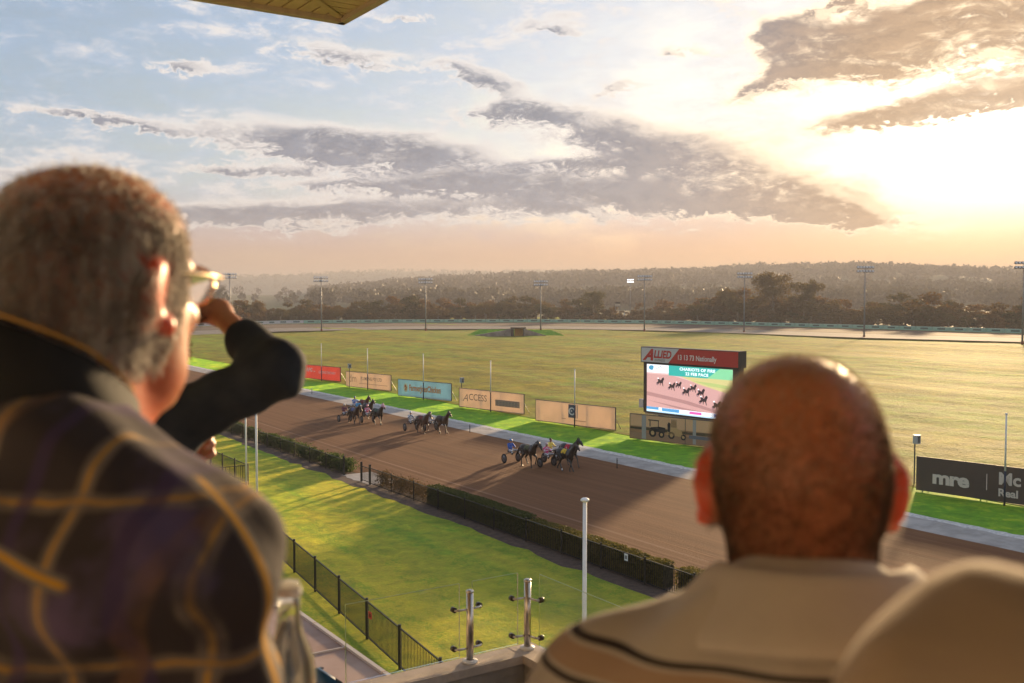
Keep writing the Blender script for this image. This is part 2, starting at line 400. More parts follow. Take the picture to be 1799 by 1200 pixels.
M_lawn = grass_mat('lawn_grass', (0.25, 0.245, 0.028), (0.115, 0.220, 0.018), (0.065, 0.140, 0.012), sx=0.55, sy=0.06, fine=9.0, bump=0.8, bdist=0.05, patch=0.10, thr=(0.46, 0.64), mot=0.3, mow=1.5, sheen=0.8, stint=(0.78, 0.60, 0.5))
M_verge = grass_mat('verge_grass', (0.23, 0.27, 0.020), (0.095, 0.245, 0.014), (0.060, 0.17, 0.010), sx=0.3, sy=0.04, fine=7.0, bump=0.8, bdist=0.05, patch=0.07, thr=(0.30, 0.56), sheen=0.75, stint=(0.75, 0.60, 0.5))
M_far = grass_mat('paddock_grass', (0.09, 0.07, 0.022), (0.06, 0.07, 0.02), (0.035, 0.035, 0.012), sx=0.01, sy=0.006, fine=0.12, bump=0.3, bdist=0.2, patch=0.003)

def dirt_mat():
    m = bpy.data.materials.new('track_dirt'); m.use_nodes = True; nt = m.node_tree; b = nt.nodes['Principled BSDF']
    b.inputs['Roughness'].default_value = 0.92; b.inputs['Specular IOR Level'].default_value = 0.15
    tc = nt.nodes.new('ShaderNodeTexCoord'); sp = nt.nodes.new('ShaderNodeSeparateXYZ'); nt.links.new(tc.outputs['Object'], sp.inputs[0])
    x, y = S(nt, sp.outputs[0]), S(nt, sp.outputs[1])
    w = noise(nt, comb(nt, x*0.0, y*0.02, 5), 1.0, 3)-0.5
    xs = x+w*0.8
    st1 = noise(nt, comb(nt, xs*1.6, y*0.02, 0), 1.0, 5, 0.65); st2 = noise(nt, comb(nt, xs*7.0, y*0.05, 3), 1.0, 4, 0.6); bl = noise(nt, comb(nt, x*0.22, y*0.05, 8), 1.0, 4, 0.55)
    f = noise(nt, comb(nt, x, y, 0), 9.0, 4, 0.65)
    c = mixc(nt, (st1*0.5+st2*0.42+f*0.15).ss(0.38, 0.68), (0.145, 0.056, 0.021), (0.220, 0.095, 0.041))
    c = mixc(nt, bl.ss(0.55, 0.72)*0.6, c, (0.115, 0.055, 0.028))
    for (t0, wd, am) in ((31.9, 0.10, 0.55), (28.75, 0.09, 0.45), (31.2, 0.06, 0.2), (35.5, 0.05, 0.16), (29.7, 0.05, 0.18)):
        ln = ((xs-t0).f('ABSOLUTE')).ss(wd*1.6, wd*0.4)*(st2.ss(0.3, 0.55))*am
        c = mixc(nt, ln, c, (0.34, 0.20, 0.13))
    c = mixc(nt, f.ss(0.6, 0.8)*0.3, c, (0.07, 0.036, 0.022))
    nt.links.new(c, b.inputs['Base Color'])
    bn = nt.nodes.new('ShaderNodeBump'); bn.inputs['Strength'].default_value = 0.7; bn.inputs['Distance'].default_value = 0.05
    nt.links.new((st2*0.8+f*0.7+st1*0.6).k, bn.inputs['Height']); nt.links.new(bn.outputs[0], b.inputs['Normal'])
    return m
M_dirt = dirt_mat()
M_path = mat('path_gravel', (0.40, 0.35, 0.31), 0.9, var=0.22, vscale=0.8, bump=0.4, bscale=14)
M_stone = mat('edge_stones', (0.62, 0.57, 0.52), 0.85, var=0.3, vscale=5, bump=0.6, bscale=18)
M_soil = mat('bed_soil', (0.10, 0.062, 0.045), 0.95, var=0.3, vscale=3, bump=0.5, bscale=12)
M_fardirt = mat('far_dirt', (0.085, 0.042, 0.024), 0.9, var=0.2, vscale=0.3)
M_fargrey = mat('far_path', (0.19, 0.16, 0.135), 0.9, var=0.2, vscale=0.2)

def strip(name, t0, t1, s0, s1, z, m, nt_=1, ns=1, wob=0.0, seed=0):
    r = np.random.default_rng(seed); vs = []; fs = []
    for i in range(ns+1):
        s = s0+(s1-s0)*i/ns; w = wob*(r.uniform(-1, 1)); w2 = wob*(r.uniform(-1, 1))
        for j in range(nt_+1):
            k = j/nt_; vs.append((t0+(t1-t0)*k+(w if j == 0 else w2 if j == nt_ else 0), s, z))
    for i in range(ns):
        for j in range(nt_): a = i*(nt_+1)+j; fs.append((a, a+1, a+nt_+2, a+nt_+1))
    me = bpy.data.meshes.new(name); me.from_pydata(vs, [], fs); me.update()
    o = link(name, me, m); o.rotation_euler = (0, 0, TA); tag(o, kind='structure'); return o

g = MB().quad((-5900, -500, -0.06), (5900, -500, -0.06), (5900, 6000, -0.06), (-5900, 6000, -0.06)).build('ground', M_far); tag(g, kind='structure')
strip('lawn', -40, 27.0, -60, 150, 0.0, M_lawn, 1, 60)
strip('garden_bed', 26.2, 28.7, -20, 150, 0.006, M_soil, 1, 160, 0.25, 3)
strip('race_track', 28.2, 45.6, -80, 330, 0.012, M_dirt, 1, 4)
strip('track_path', 45.3, 48.1, -80, 330, 0.018, M_path, 1, 200, 0.06, 4)
strip('stone_edging', 47.75, 48.5, -80, 330, 0.026, M_stone, 1, 900, 0.10, 5)
strip('verge', 48.2, 56.5, -80, 330, 0.004, M_verge, 1, 200, 0.15, 6)

# gravel gap where the gate stands in the trackside fence
gg = strip('gate_path', 27.05, 29.2, 57.3, 61.6, 0.014, M_path, 1, 8, 0.1, 9)

def infield():
    r = np.random.default_rng(5); ts = np.concatenate([np.arange(55.4, 160, 0.9), np.arange(160, 330, 3.0)]); ss = np.concatenate([np.arange(-140, 0, 4.0), np.arange(0, 220, 1.6), np.arange(220, 460, 4.0)])
    T, Sg = np.meshgrid(ts, ss, indexing='ij')
    h = 0
    for f, a in ((0.018, 0.30), (0.05, 0.16), (0.13, 0.07), (0.33, 0.035), (0.8, 0.016)):
        for k in range(5):
            th = r.normal(0.2, 0.55); h = h+a*0.45*np.sin(f*6.28*(T*math.cos(th)+Sg*math.sin(th)*0.7)+r.uniform(0, 6.28))
    fade = np.clip((T-55.4)/12, 0, 1); h = 0.03+(h+0.30)*fade*0.55
    V = np.stack([T, Sg, np.maximum(h, 0.012)], -1).reshape(-1, 3); n1 = len(ss)
    i, j = np.meshgrid(np.arange(len(ts)-1), np.arange(n1-1), indexing='ij'); a = (i*n1+j).ravel(); F = np.stack([a, a+n1, a+n1+1, a+1], 1)
    o = link('infield', np_mesh('infield', V, F), M_infield, smooth=True); o.rotation_euler = (0, 0, TA); tag(o, kind='structure')
infield()

# ------------------------------------------------------------------ far side of the track
def interp(pts, x):
    xs = [p[0] for p in pts]; return float(np.interp(x, xs, [p[1] for p in pts]))
IN = [(-350, 612), (100, 600), (345, 588), (500, 582), (700, 578.5), (950, 577.5), (1130, 580), (1300, 585.5), (1500, 593), (1799, 601), (2100, 611)]
MID = [(-350, 605), (100, 593), (345, 581), (500, 576), (700, 573), (950, 572.5), (1130, 574.5), (1300, 578.7), (1500, 585.5), (1799, 593.5), (2100, 602)]
OUT = [(-350, 596), (100, 585), (345, 574), (500, 569), (700, 567), (950, 566.6), (1130, 568.5), (1300, 571.8), (1500, 577.5), (1799, 586.5), (2100, 594)]
XS = list(range(-350, 2101, 35))
def ribbon(name, A, B, z, m):
    mb = MB()
    a = [G(x, interp(A, x), z) for x in XS]; b = [G(x, interp(B, x), z) for x in XS]
    for i in range(len(XS)-1): mb.quad(a[i], a[i+1], b[i+1], b[i])
    tag(mb.build(name, m), kind='structure')
ribbon('far_track_path', IN, MID, 0.46, M_fargrey); ribbon('far_track', MID, OUT, 0.50, M_fardirt)
FZ = 0.5
def far_fence():
    e = empty('track_rail_fence', G(1000, interp(OUT, 1000), 0), 0, 'long pale green panelled rail fence along the outside of the far track', 'fence')
    inv = Vector(e.location)
    mg = mat('rail_green', (0.26, 0.52, 0.38), 0.6, var=0.12, vscale=0.4); mw = mat('rail_white', (0.62, 0.62, 0.60), 0.6); md = mat('rail_mark', (0.07, 0.15, 0.12), 0.7); ml = mat('rail_mark_pale', (0.50, 0.62, 0.52), 0.7)
    pts = [G(x, interp(OUT, x), FZ) for x in range(-350, 2101, 5)]
    acc = [0.0]
    for a, b in zip(pts[:-1], pts[1:]): acc.append(acc[-1]+(b-a).length)
    def at(l): 
        i = int(np.searchsorted(acc, l))-1; i = max(0, min(i, len(pts)-2)); k = (l-acc[i])/(acc[i+1]-acc[i]); return pts[i].lerp(pts[i+1], k)
    L = acc[-1]; n = int(L/6.0); pm = MB().box((0, 0, 0.78), (5.86, 0.10, 1.34)).mesh('panel'); lm = MB().box((0, -0.07, 0.80), (2.7, 0.03, 0.5)).mesh('panel_emblem'); lp = MB().box((0.0, -0.07, 1.30), (5.2, 0.03, 0.14)).mesh('panel_stripe')
    for i in range(n):
        a, b = at(i*6.0), at(i*6.0+5.9); c = (a+b)/2; rz = math.atan2(b.y-a.y, b.x-a.x)
        px = c.x/c.y*FPX+900
        o = link('panel', pm, None, e); own_mat(o, mw if px < 528 else mg); o.location = c-inv; o.rotation_euler = (0, 0, rz)
        q = link('emblem', lm, None, o); own_mat(q, md)
        q = link('stripe', lp, None, o); own_mat(q, ml)
far_fence()

# hills: a wooded ridge and a far blue range
RIDGE = [(-900, 500), (-200, 505), (200, 512), (480, 518), (560, 515), (650, 509), (750, 500), (900, 492), (1050, 488), (1200, 486), (1300, 481), (1400, 478), (1500, 477), (1600, 479), (1799, 486), (2100, 480), (2600, 485), (3500, 490)]
RANGE = [(-900, 480), (0, 492), (350, 490), (450, 487), (550, 484), (620, 480), (700, 478), (850, 480), (1000, 478), (1150, 480), (1300, 478), (1800, 482), (3500, 480)]
def hill_h(az, r):
    px = 899.5+FPX*math.tan(az); c = math.cos(az)
    def cr(prof, rr): return max(0.0, 12+(520-interp(prof, px))/FPX*c*rr)
    z = 0.0
    if r > 900:
        k = min(1.0, (r-900)/1300); k = k*k*(3-2*k); bump = 1+0.10*math.sin(px*0.013+r*0.004)*(1-k)
        z = max(0, cr(RIDGE, 2200)-1)*k*bump+ (2.4*math.sin(r*0.013+px*0.01) if 950 < r < 2100 else 0)*k
    if r > 2260: z *= max(0.25, 1-(r-2260)/700)
    if r > 2900:
        k = min(1.0, (r-2900)/1300); k = k*k*(3-2*k); z = max(z, cr(RANGE, 4200)*k)
    if r > 4300: z *= 0.8
    return z
M_hill = grass_mat('hill_pasture', (0.13, 0.115, 0.035), (0.085, 0.11, 0.032), (0.06, 0.055, 0.02), sx=0.006, sy=0.01, fine=0.09, bump=0.3, bdist=0.6, patch=0.004)
M_rangewood = mat('range_bush', (0.05, 0.06, 0.035), 0.9, var=0.5, vscale=0.02, bump=1.0, bscale=0.06)
def hills():
    azs = np.radians(np.arange(-52, 52.1, 0.5)); rs = list(range(880, 2300, 50))+list(range(2300, 3100, 130))
    for name, rr, m in (('hill', rs, M_hill), ('hill_range', list(range(2800, 4500, 110)), M_rangewood)):
        V = []; jit = np.random.default_rng(2)
        for r in rr:
            for a in azs:
                z = hill_h(a, r)-(0.4 if r in (880, 2800) else 0)
                if name == 'hill_range' and r > 3700: z += jit.uniform(0, 5)
                V.append((r*math.sin(a), r*math.cos(a), z))
        n = len(azs); i, j = np.meshgrid(np.arange(len(rr)-1), np.arange(n-1), indexing='ij'); a = (i*n+j).ravel()
        tag(link(name, np_mesh(name, V, np.stack([a, a+1, a+n+1, a+n], 1)), m, smooth=True), kind='structure')
hills()

# ------------------------------------------------------------------ trees
L_euc = leaf_mat('eucalypt_leaf', (0.060, 0.062, 0.014), (0.175, 0.095, 0.018), 0.5)
L_oak = leaf_mat('sheoak_leaf', (0.045, 0.050, 0.010), (0.170, 0.075, 0.014), 0.5)
L_wood = leaf_mat('hill_leaf', (0.038, 0.036, 0.011), (0.075, 0.052, 0.015), 0.25)
M_bark = mat('pale_bark', (0.20, 0.15, 0.11), 0.9, var=0.35, vscale=3, bump=0.5, bscale=10)
def tree_proto(seed, kind):
    r = np.random.default_rng(seed); H = {'round': 10.0, 'tall': 13.0, 'open': 26.0, 'bush': 6.0, 'wide': 22.0}[kind]
    tb = MB(); cl = []
    th = H*{'round': .45, 'tall': .6, 'open': .62, 'bush': .35, 'wide': .5}[kind]
    lean = r.normal(0, 0.04, 2)*H
    top = Vector((lean[0], lean[1], th)); tr = H*0.018+0.05
    tb.tube([(0, 0, -0.3), (lean[0]*.3, lean[1]*.3, th*.5), top], [tr*1.3, tr, tr*0.7], 6)
    nl = {'round': 7, 'tall': 7, 'open': 9, 'bush': 5, 'wide': 11}[kind]; wd = H*{'round': .34, 'tall': .22, 'open': .30, 'bush': .5, 'wide': .55}[kind]
    for i in range(nl):
        a = i*2.4+r.uniform(0, .8); z0 = th*r.uniform(.35, 1.0); rad = wd*r.uniform(.45, 1.0); zt = H*r.uniform(.45, .96)*(1-0.25*(rad/wd)**2)
        if kind in ('round', 'bush'): zt = H*r.uniform(.25, .95)*(1-0.3*(rad/wd)**2)
        p0 = Vector((lean[0]*z0/th*.6, lean[1]*z0/th*.6, z0)); p1 = Vector((math.cos(a)*rad, math.sin(a)*rad, max(zt, z0*.6+.5)))
        pm = p0.lerp(p1, .5)+Vector((0, 0, H*.03)); tb.tube([p0, pm, p1], [tr*.5, tr*.35, tr*.12], 5)
        cl.append((p1, H*r.uniform(.09, .17)))
        if kind in ('open', 'wide'):
            for q in range(2):
                p2 = pm+Vector(r.normal(0, 1, 3))*H*.08; tb.tube([pm, p2], [tr*.25, tr*.08], 4); cl.append((p2, H*r.uniform(.06, .11)))
        else: cl.append((pm+Vector(r.normal(0, .5, 3)), H*r.uniform(.10, .17)))
    if kind in ('round', 'bush'):
        for i in range(6): a = r.uniform(0, 6.28); cl.append((Vector((math.cos(a)*wd*.7, math.sin(a)*wd*.7, H*r.uniform(.1, .3))), H*.16))
    P = []; nq = {'round': 2800, 'tall': 2400, 'open': 5200, 'bush': 1700, 'wide': 6000}[kind]; wt = np.array([c[1]**2 for c in cl]); wt /= wt.sum()
    for (c, rr), w in zip(cl, wt):
        k = max(8, int(nq*w)); d = r.normal(size=(k, 3)); d /= np.linalg.norm(d, axis=1)[:, None]; rad = rr*r.uniform(.35, 1.08, k)[:, None]
        P.append(np.array(c)+d*rad*np.array([1.15, 1.15, .72]))
    P = np.concatenate(P); P = P[P[:, 2] > .1]
    V, F = quads_cloud(P, {'round': .34, 'tall': .32, 'open': .42, 'bush': .26, 'wide': .44}[kind], 0.6, r=r)
    name = {'round': 'rounded_tree', 'tall': 'slender_tree', 'open': 'gum_tree', 'bush': 'shrub', 'wide': 'gum_tree'}[kind]
    e = empty(name); tb.build('trunk', M_bark, e, True); link('crown', np_mesh('crown', V, F), L_euc if kind in ('open', 'wide', 'tall') else L_oak, e)
    return e, H
PROTO = {k: [tree_proto(s*17+i, k) for i, s in enumerate(range(n))] for k, n in (('round', 3), ('tall', 2), ('bush', 2), ('open', 1), ('wide', 1))}
USED = set()
def place_tree(kind, i, loc, height, rz, label, group, sxy=1.0):
    e, H = PROTO[kind][i % len(PROTO[kind])]
    o = e if e.name not in USED else copy_tree(e); USED.add(e.name)
    k = height/H; o.location = loc; o.rotation_euler = (0, 0, rz); o.scale = (k*sxy, k*sxy, k); tag(o, label, 'shrub' if kind == 'bush' else 'tree', group); return o
TOP = [(-200, 520), (340, 524), (420, 530), (470, 533), (500, 533), (560, 525), (640, 528), (720, 522), (800, 527), (880, 524), (950, 518), (985, 522), (1020, 525), (1075, 535), (1130, 535), (1180, 532), (1225, 524), (1270, 514), (1300, 506), (1340, 515), (1440, 517), (1480, 528), (1530, 522), (1600, 526), (1660, 524), (1720, 529), (1799, 530), (2000, 525)]
def tree_line():
    r = np.random.default_rng(8); n = 0
    for row in range(3):
        x = -330+row*9
        while x < 1960:
            if 15 < x < 330 and row: x += 30; continue
            df = G(x, interp(OUT, x), 0).y; Y = df+9+row*17+r.uniform(0, 10); p = AT(x, 560, Y); p.z = 0
            yt = interp(TOP, x)-2+r.normal(0, 6.0)+(9 if row == 0 else 0 if row == 2 else 4)
            h = max(3.5, 12+(520-yt)*Y/FPX)
            u = r.uniform()
            kind = 'bush' if h < 6.0 or (row == 0 and u < .45) else ('tall' if u > .78 else 'round')
            if kind == 'bush': h = min(h, 6.5)
            lab = {'bush': 'low brown-green shrub at the foot of the tree line beyond the far track', 'round': 'rounded brown-green tree in the tree line beyond the far track', 'tall': 'slender upright tree in the tree line beyond the far track'}[kind]
            place_tree(kind, int(r.integers(0, 5)), p, h, r.uniform(0, 6.28), lab, {'bush': 'shrubs below the tree line', 'round': 'rounded trees of the tree line', 'tall': 'slender trees of the tree line'}[kind], r.uniform(1.1, 1.8)); n += 1
            x += r.uniform(18, 40)*(1.0 if row else 1.15)
    for px, yt, dY, kind, lab, sxy in ((1358, 462, 30, 'open', 'tallest open-crowned gum tree with bare forked trunk above the far track', .95), (1412, 480, 38, 'wide', 'broad spreading gum tree beside the tallest gum', .62),
                               (1042, 502, 22, 'open', 'orange-lit gum tree standing above the tree line near the lookout tower', .9), (1283, 497, 34, 'wide', 'broad gum tree left of the tallest gum', .6), (455, 524, 20, 'open', 'pale gum tree rising over the left end of the tree line', .8)):
        Y = G(px, interp(OUT, px), 0).y+dY; p = AT(px, 560, Y); p.z = 0
        place_tree(kind, 0, p, 12+(520-yt)*Y/FPX, 1.3+px, lab, None, sxy)
tree_line()
def hill_forest():
    r = np.random.default_rng(21); Vs = []; N = 0; n = 0
    P = []
    def dens(px, r_):
        v = math.sin(px*0.017+1.0)+math.sin(px*0.041+r_*0.011)+math.sin(r_*0.013+px*0.006)
        k = 0.62+0.25*v
        if r_ > 2080: k = 1.0
        if 960 < px < 1290 and 1180 < r_ < 1560: k *= 0.06
        if 1400 < px < 1750 and 1350 < r_ < 1700: k *= 0.12
        if 600 < px < 900 and 1150 < r_ < 1450: k *= 0.2
        if px < 545: k *= 0.03
        return k
    tries = 0
    while n < 7000 and tries < 60000:
        tries += 1
        az = R(r.uniform(-36, 40)); rr = 2330-1400*r.uniform()**0.8; px = 899.5+FPX*math.tan(az)
        if r.uniform() > dens(px, rr): continue
        z = hill_h(az, rr); h = r.uniform(9, 20); w = h*r.uniform(.35, .6); k = 44
        d = r.normal(size=(k, 3)); d /= np.linalg.norm(d, axis=1)[:, None]; d *= r.uniform(.4, 1.0, k)[:, None]
        P.append(np.array([rr*math.sin(az), rr*math.cos(az), z+h*.58])+d*np.array([w, w, h*.45])); n += 1
    V, F = quads_cloud(np.concatenate(P), 2.5, 0.75, r=r)
    o = link('hill_forest', np_mesh('hill_forest', V, F), L_wood); tag(o, 'hazy brown woodland covering the ridge behind the racecourse', 'woodland', kind='stuff')
    # far range: crest trees
    P = []
    for i in range(1500):
        az = R(r.uniform(-34, 36)); rr = r.uniform(3300, 4250); z = hill_h(az, rr); h = r.uniform(9, 18); d = r.normal(size=(7, 3))*np.array([8, 8, 3.0]); P.append(np.array([rr*math.sin(az), rr*math.cos(az), z+h*.5])+d)
    V, F = quads_cloud(np.concatenate(P), 5.0, 0.6, r=r)
    tag(link('range_forest', np_mesh('range_forest', V, F), L_wood), 'blue hazy forest along the far range', 'woodland', kind='stuff')
hill_forest()

# the evening haze
def haze():
    hb = MB().box((0, 2750, 72), (12400, 7300, 150)).build('haze', None); m = bpy.data.materials.new('haze'); m.use_nodes = True; nt = m.node_tree; nt.nodes.clear()
    o = nt.nodes.new('ShaderNodeOutputMaterial'); v = nt.nodes.new('ShaderNodeVolumePrincipled'); v.inputs['Color'].default_value = (0.50, 0.50, 0.54, 1)
    v.inputs['Density'].default_value = 0.00037; v.inputs['Anisotropy'].default_value = 0.22; nt.links.new(v.outputs[0], o.inputs['Volume'])
    hb.data.materials.append(m); tag(hb, 'thin evening haze over the valley', 'haze', kind='stuff'); hb.display_type = 'WIRE'
haze()

# ------------------------------------------------------------------ advertising boards
M_steel = mat('galvanised_steel', (0.42, 0.42, 0.42), 0.45, metal=0.6, var=0.15, vscale=6)
M_black = mat('black_powdercoat', (0.018, 0.017, 0.016), 0.5)
M_white = mat('white_paint', (0.80, 0.79, 0.77), 0.5, var=0.06, vscale=3)
M_frame = mat('board_frame', (0.09, 0.08, 0.07), 0.7)
def vinyl(name, c): return mat(name, c, 0.65, trans=0.42, var=0.05, vscale=0.7)
def print_mat(name, c): return cm(name, c, 0.7)
class Board:
    """a sign panel standing on posts; local x along the board, z up, the face looks to -y"""
    def __init__(s, L, Rr, h, colr, label, lift=0.12, th=0.07):
        a, b = G(*L), G(*Rr); s.len = (b-a).length; s.h = h; s.lift = lift; s.th = th
        s.e = empty('advertising_board', a, math.atan2(b.y-a.y, b.x-a.x), label, 'advertising board')
        MB().box((s.len/2, 0, lift+h/2), (s.len, th, h)).build('panel', vinyl('vinyl', colr), s.e)
        f = MB(); w = 0.05
        for z in (lift-w/2, lift+h+w/2): f.box((s.len/2, 0, z), (s.len+2*w, th+0.02, w))
        for x in (-w/2, s.len+w/2): f.box((x, 0, lift+h/2), (w, th+0.02, h))
        f.build('frame', M_frame, s.e)
        n = 4
        for i in range(n):
            x = 0.3+(s.len-0.6)*i/(n-1); MB().box((x, th/2+0.06, (h+lift)/2), (0.07, 0.07, h+lift)).tube([(x, th/2+0.10, h*0.75), (x, th/2+1.1, 0.02)], 0.03, 5).build('post', M_steel, s.e)
    def y(s, k=1): return -s.th/2-0.004*k
    def text(s, txt, x, z, size, m, bold=0.0, name='lettering', shear=0.0, sx=1.0, space=1.0, k=1):
        me = text_mesh(txt, size, bold, shear, space); o = link(name, me, m, s.e); o.location = (x, s.y(k), s.lift+z); o.rotation_euler = (R(90), 0, 0); o.scale = (sx, 1, 1); return o
    def rect(s, x0, z0, x1, z1, m, name='print', k=1):
        y = s.y(k); return MB().quad((x0, y, s.lift+z0), (x1, y, s.lift+z0), (x1, y, s.lift+z1), (x0, y, s.lift+z1)).build(name, m, s.e)
    def poly(s, pts, m, name='print', k=1):
        y = s.y(k); return MB().add([(x, y, s.lift+z) for x, z in pts], [tuple(range(len(pts)))]).build(name, m, s.e)
def ring(cx, cz, rx, rz, n=24, a0=0, a1=360): return [(cx+rx*math.cos(R(a0+(a1-a0)*i/n)), cz+rz*math.sin(R(a0+(a1-a0)*i/n))) for i in range(n)]
P_white = print_mat('print_white', (0.80, 0.74, 0.68)); P_brown = print_mat('print_taupe', (0.30, 0.22, 0.17)); P_tan = print_mat('print_tan', (0.50, 0.33, 0.22))
P_slate = print_mat('print_slate', (0.09, 0.10, 0.13)); P_or = print_mat('print_orange', (0.72, 0.20, 0.06)); P_cream = print_mat('print_cream', (0.82, 0.72, 0.50)); P_sky = print_mat('print_sky', (0.55, 0.68, 0.72))
PEACH = (0.86, 0.70, 0.54)
b = Board((532.5, 664.5), (598.5, 671.5), 1.9, (0.85, 0.22, 0.15), 'coral red advertising board with white lettering, farthest along the row')
b.text('APG', b.len*.10, .95, .80, P_white, .02, shear=.15); b.text('.au', b.len*.29, .95, .40, P_white, .01); b.text('LEADING THE WAY', b.len*.43, .85, .52, P_white, .008, sx=.92)
b = Board((608.5, 679.5), (687, 688), 1.93, PEACH, 'peach advertising board with tall thin initials, second along the row')
b.text('dm', b.len*.06, .62, 1.45, P_tan, .0, sx=.95); b.text('PLUMBING PTY LTD', b.len*.34, .98, .62, P_brown, .006, sx=.80); b.rect(b.len*.30, .50, b.len*.93, .56, P_tan); b.text('licensed plumbers', b.len*.36, .62, .24, P_tan) if False else None
b = Board((700, 696), (793, 706), 1.93, (0.45, 0.66, 0.76), 'sky blue advertising board with orange script lettering and a round emblem')
b.poly(ring(b.len*.15, 1.0, .42, .52), P_cream, 'emblem'); b.poly([(b.len*.15-.16, .72), (b.len*.15+.1, .66), (b.len*.15+.22, 1.0), (b.len*.15+.08, 1.30), (b.len*.15-.14, 1.36), (b.len*.15-.22, 1.05), (b.len*.15-.02, 1.02)], P_or, 'emblem', 2)
o = b.text('FarmerJoesChicken', b.len*.215, .72, .98, P_cream, .055, sx=.72); o = b.text('FarmerJoesChicken', b.len*.215, .72, .98, P_or, .012, sx=.72, k=2)
b.rect(.05, .04, b.len-.05, .16, P_sky)
b = Board((807.5, 715.5), (920.5, 729), 1.95, PEACH, 'peach advertising board with large spaced capitals and a boxed line of print')
b.text('A', b.len*.055, .62, 1.15, P_brown, -.004, shear=.35, sx=1.1); b.text('CCESS', b.len*.155, .80, .98, P_brown, .006, sx=1.02)
b.rect(b.len*.575, .50, b.len*.94, 1.14, P_brown, k=1); b.rect(b.len*.583, .78, b.len*.932, 1.04, P_tan, k=2); b.rect(b.len*.583, .56, b.len*.932, .72, P_tan, k=2)
for i in range(7): x = b.len*(.59+.047*i); b.rect(x, .83, x+b.len*.036, .99, P_brown, k=3); b.rect(x, .60, x+b.len*.03, .68, P_brown, k=3)
b = Board((942, 740), (1081, 757.5), 1.95, PEACH, 'plain peach advertising board with a dark square eye emblem in the middle')
cx = b.len*.475; b.rect(cx-.46, .62, cx+.46, 1.84, P_slate, 'emblem', 1); b.poly([(cx-.44, 1.22)]+[(cx+.44*math.cos(R(180-i*15)), 1.22+.36*math.sin(R(i*15))) for i in range(1, 12)]+[(cx+.44, 1.22)]+[(cx+.44*math.cos(R(-i*15)), 1.22-.36*math.sin(R(i*15))) for i in range(1, 12)], P_white, 'emblem', 2)
b.poly(ring(cx, 1.22, .26, .25), P_slate, 'emblem', 3); b.poly(ring(cx-.06, 1.25, .08, .08), P_white, 'emblem', 4); b.rect(cx+.56, .62, cx+.72, 1.84, print_mat('print_peach', (0.66, .47, .34)), k=1)
b.text('Real Estate Agents', cx-1.25, .38, .17, P_tan, 0) if False else b.rect(cx-1.3, .44, cx-.75, .50, P_tan); b.rect(cx+.2, .36, cx+1.7, .43, P_tan)
# the picture board below the screen
b = Board((1107.5, 770.8), (1268, 789.5), 2.0, (0.55, 0.32, 0.18), 'picture banner of a tractor at sunset below the big screen')
W_ = b.len; pm = print_mat
b.rect(.02, 1.05, W_-.02, 1.98, pm('pic_sky', (0.80, 0.46, 0.24))); b.rect(.02, .02, W_-.02, .55, pm('pic_ground', (0.40, 0.22, 0.13)))
b.poly([(.02, .95), (W_*.3, 1.02), (W_*.62, .93), (W_-.02, 1.06), (W_-.02, .75), (.02, .78)], pm('pic_trees', (0.10, 0.075, 0.04)), k=2)
b.rect(W_*.135, .02, W_*.185, 1.98, pm('pic_strip', (0.42, .38, .34)), k=3); b.rect(W_*.70, .02, W_*.735, 1.98, pm('pic_strip', (0.42, .38, .34)), k=3)
dk = pm('pic_dark', (0.035, 0.03, 0.03)); tn = pm('pic_tan', (0.62, 0.36, 0.16))
for cx_, r_ in ((.26, .34), (.36, .27), (.47, .30), (.60, .24)): b.poly(ring(W_*cx_, .25+r_, r_*1.05, r_), dk, k=4); b.poly(ring(W_*cx_, .25+r_, r_*.5, r_*.5), tn, k=5)
b.poly([(W_*.22, .7), (W_*.40, .7), (W_*.40, 1.1), (W_*.33, 1.15), (W_*.24, 1.05)], dk, k=4); b.rect(W_*.225, 1.1, W_*.235, 1.62, dk, k=4); b.rect(W_*.21, 1.60, W_*.33, 1.68, dk, k=4); b.rect(W_*.32, 1.1, W_*.328, 1.62, dk, k=4)
b.poly([(W_*.41, .55), (W_*.60, .5), (W_*.58, 1.0), (W_*.53, 1.15), (W_*.52, 1.72), (W_*.47, 1.75), (W_*.45, 1.2)], tn, k=4); b.poly([(W_*.43, .8), (W_*.455, .8), (W_*.46, 1.5), (W_*.44, 1.62), (W_*.425, 1.4)], dk, k=5)
for i in range(5): b.rect(W_*(.47+.012*i), 1.2, W_*(.474+.012*i), 1.85, dk, k=5)
b.rect(W_*.617, .0, W_*.623, 2.0, M_frame, k=6); b.rect(W_*.66, .45, W_*.97, .72, pm('pic_blue', (0.16, .17, .20)), k=4)
b = Board((1611, 862.5), (1965, 913), 2.0, (0.13, 0.108, 0.098), 'dark grey advertising board with large rounded white lettering, nearest in the row')
P_mre = pm('print_blush', (0.74, 0.62, 0.54))
b.text('mre', b.len*.085, .52, 1.12, P_mre, .045, sx=1.25, space=.92); b.rect(b.len*.375, .52, b.len*.379, 1.48, P_mre); b.text('Mc', b.len*.435, .98, .98, P_mre, .030, sx=1.05); b.text('Real', b.len*.435, .28, .62, P_mre, .020, sx=1.05)
# small sign seen beside the bald man's ear
b = Board((1541, 806), (1557, 808), 0.6, (0.30, 0.27, 0.24), 'small grey sign half hidden by the bald man', lift=.35)

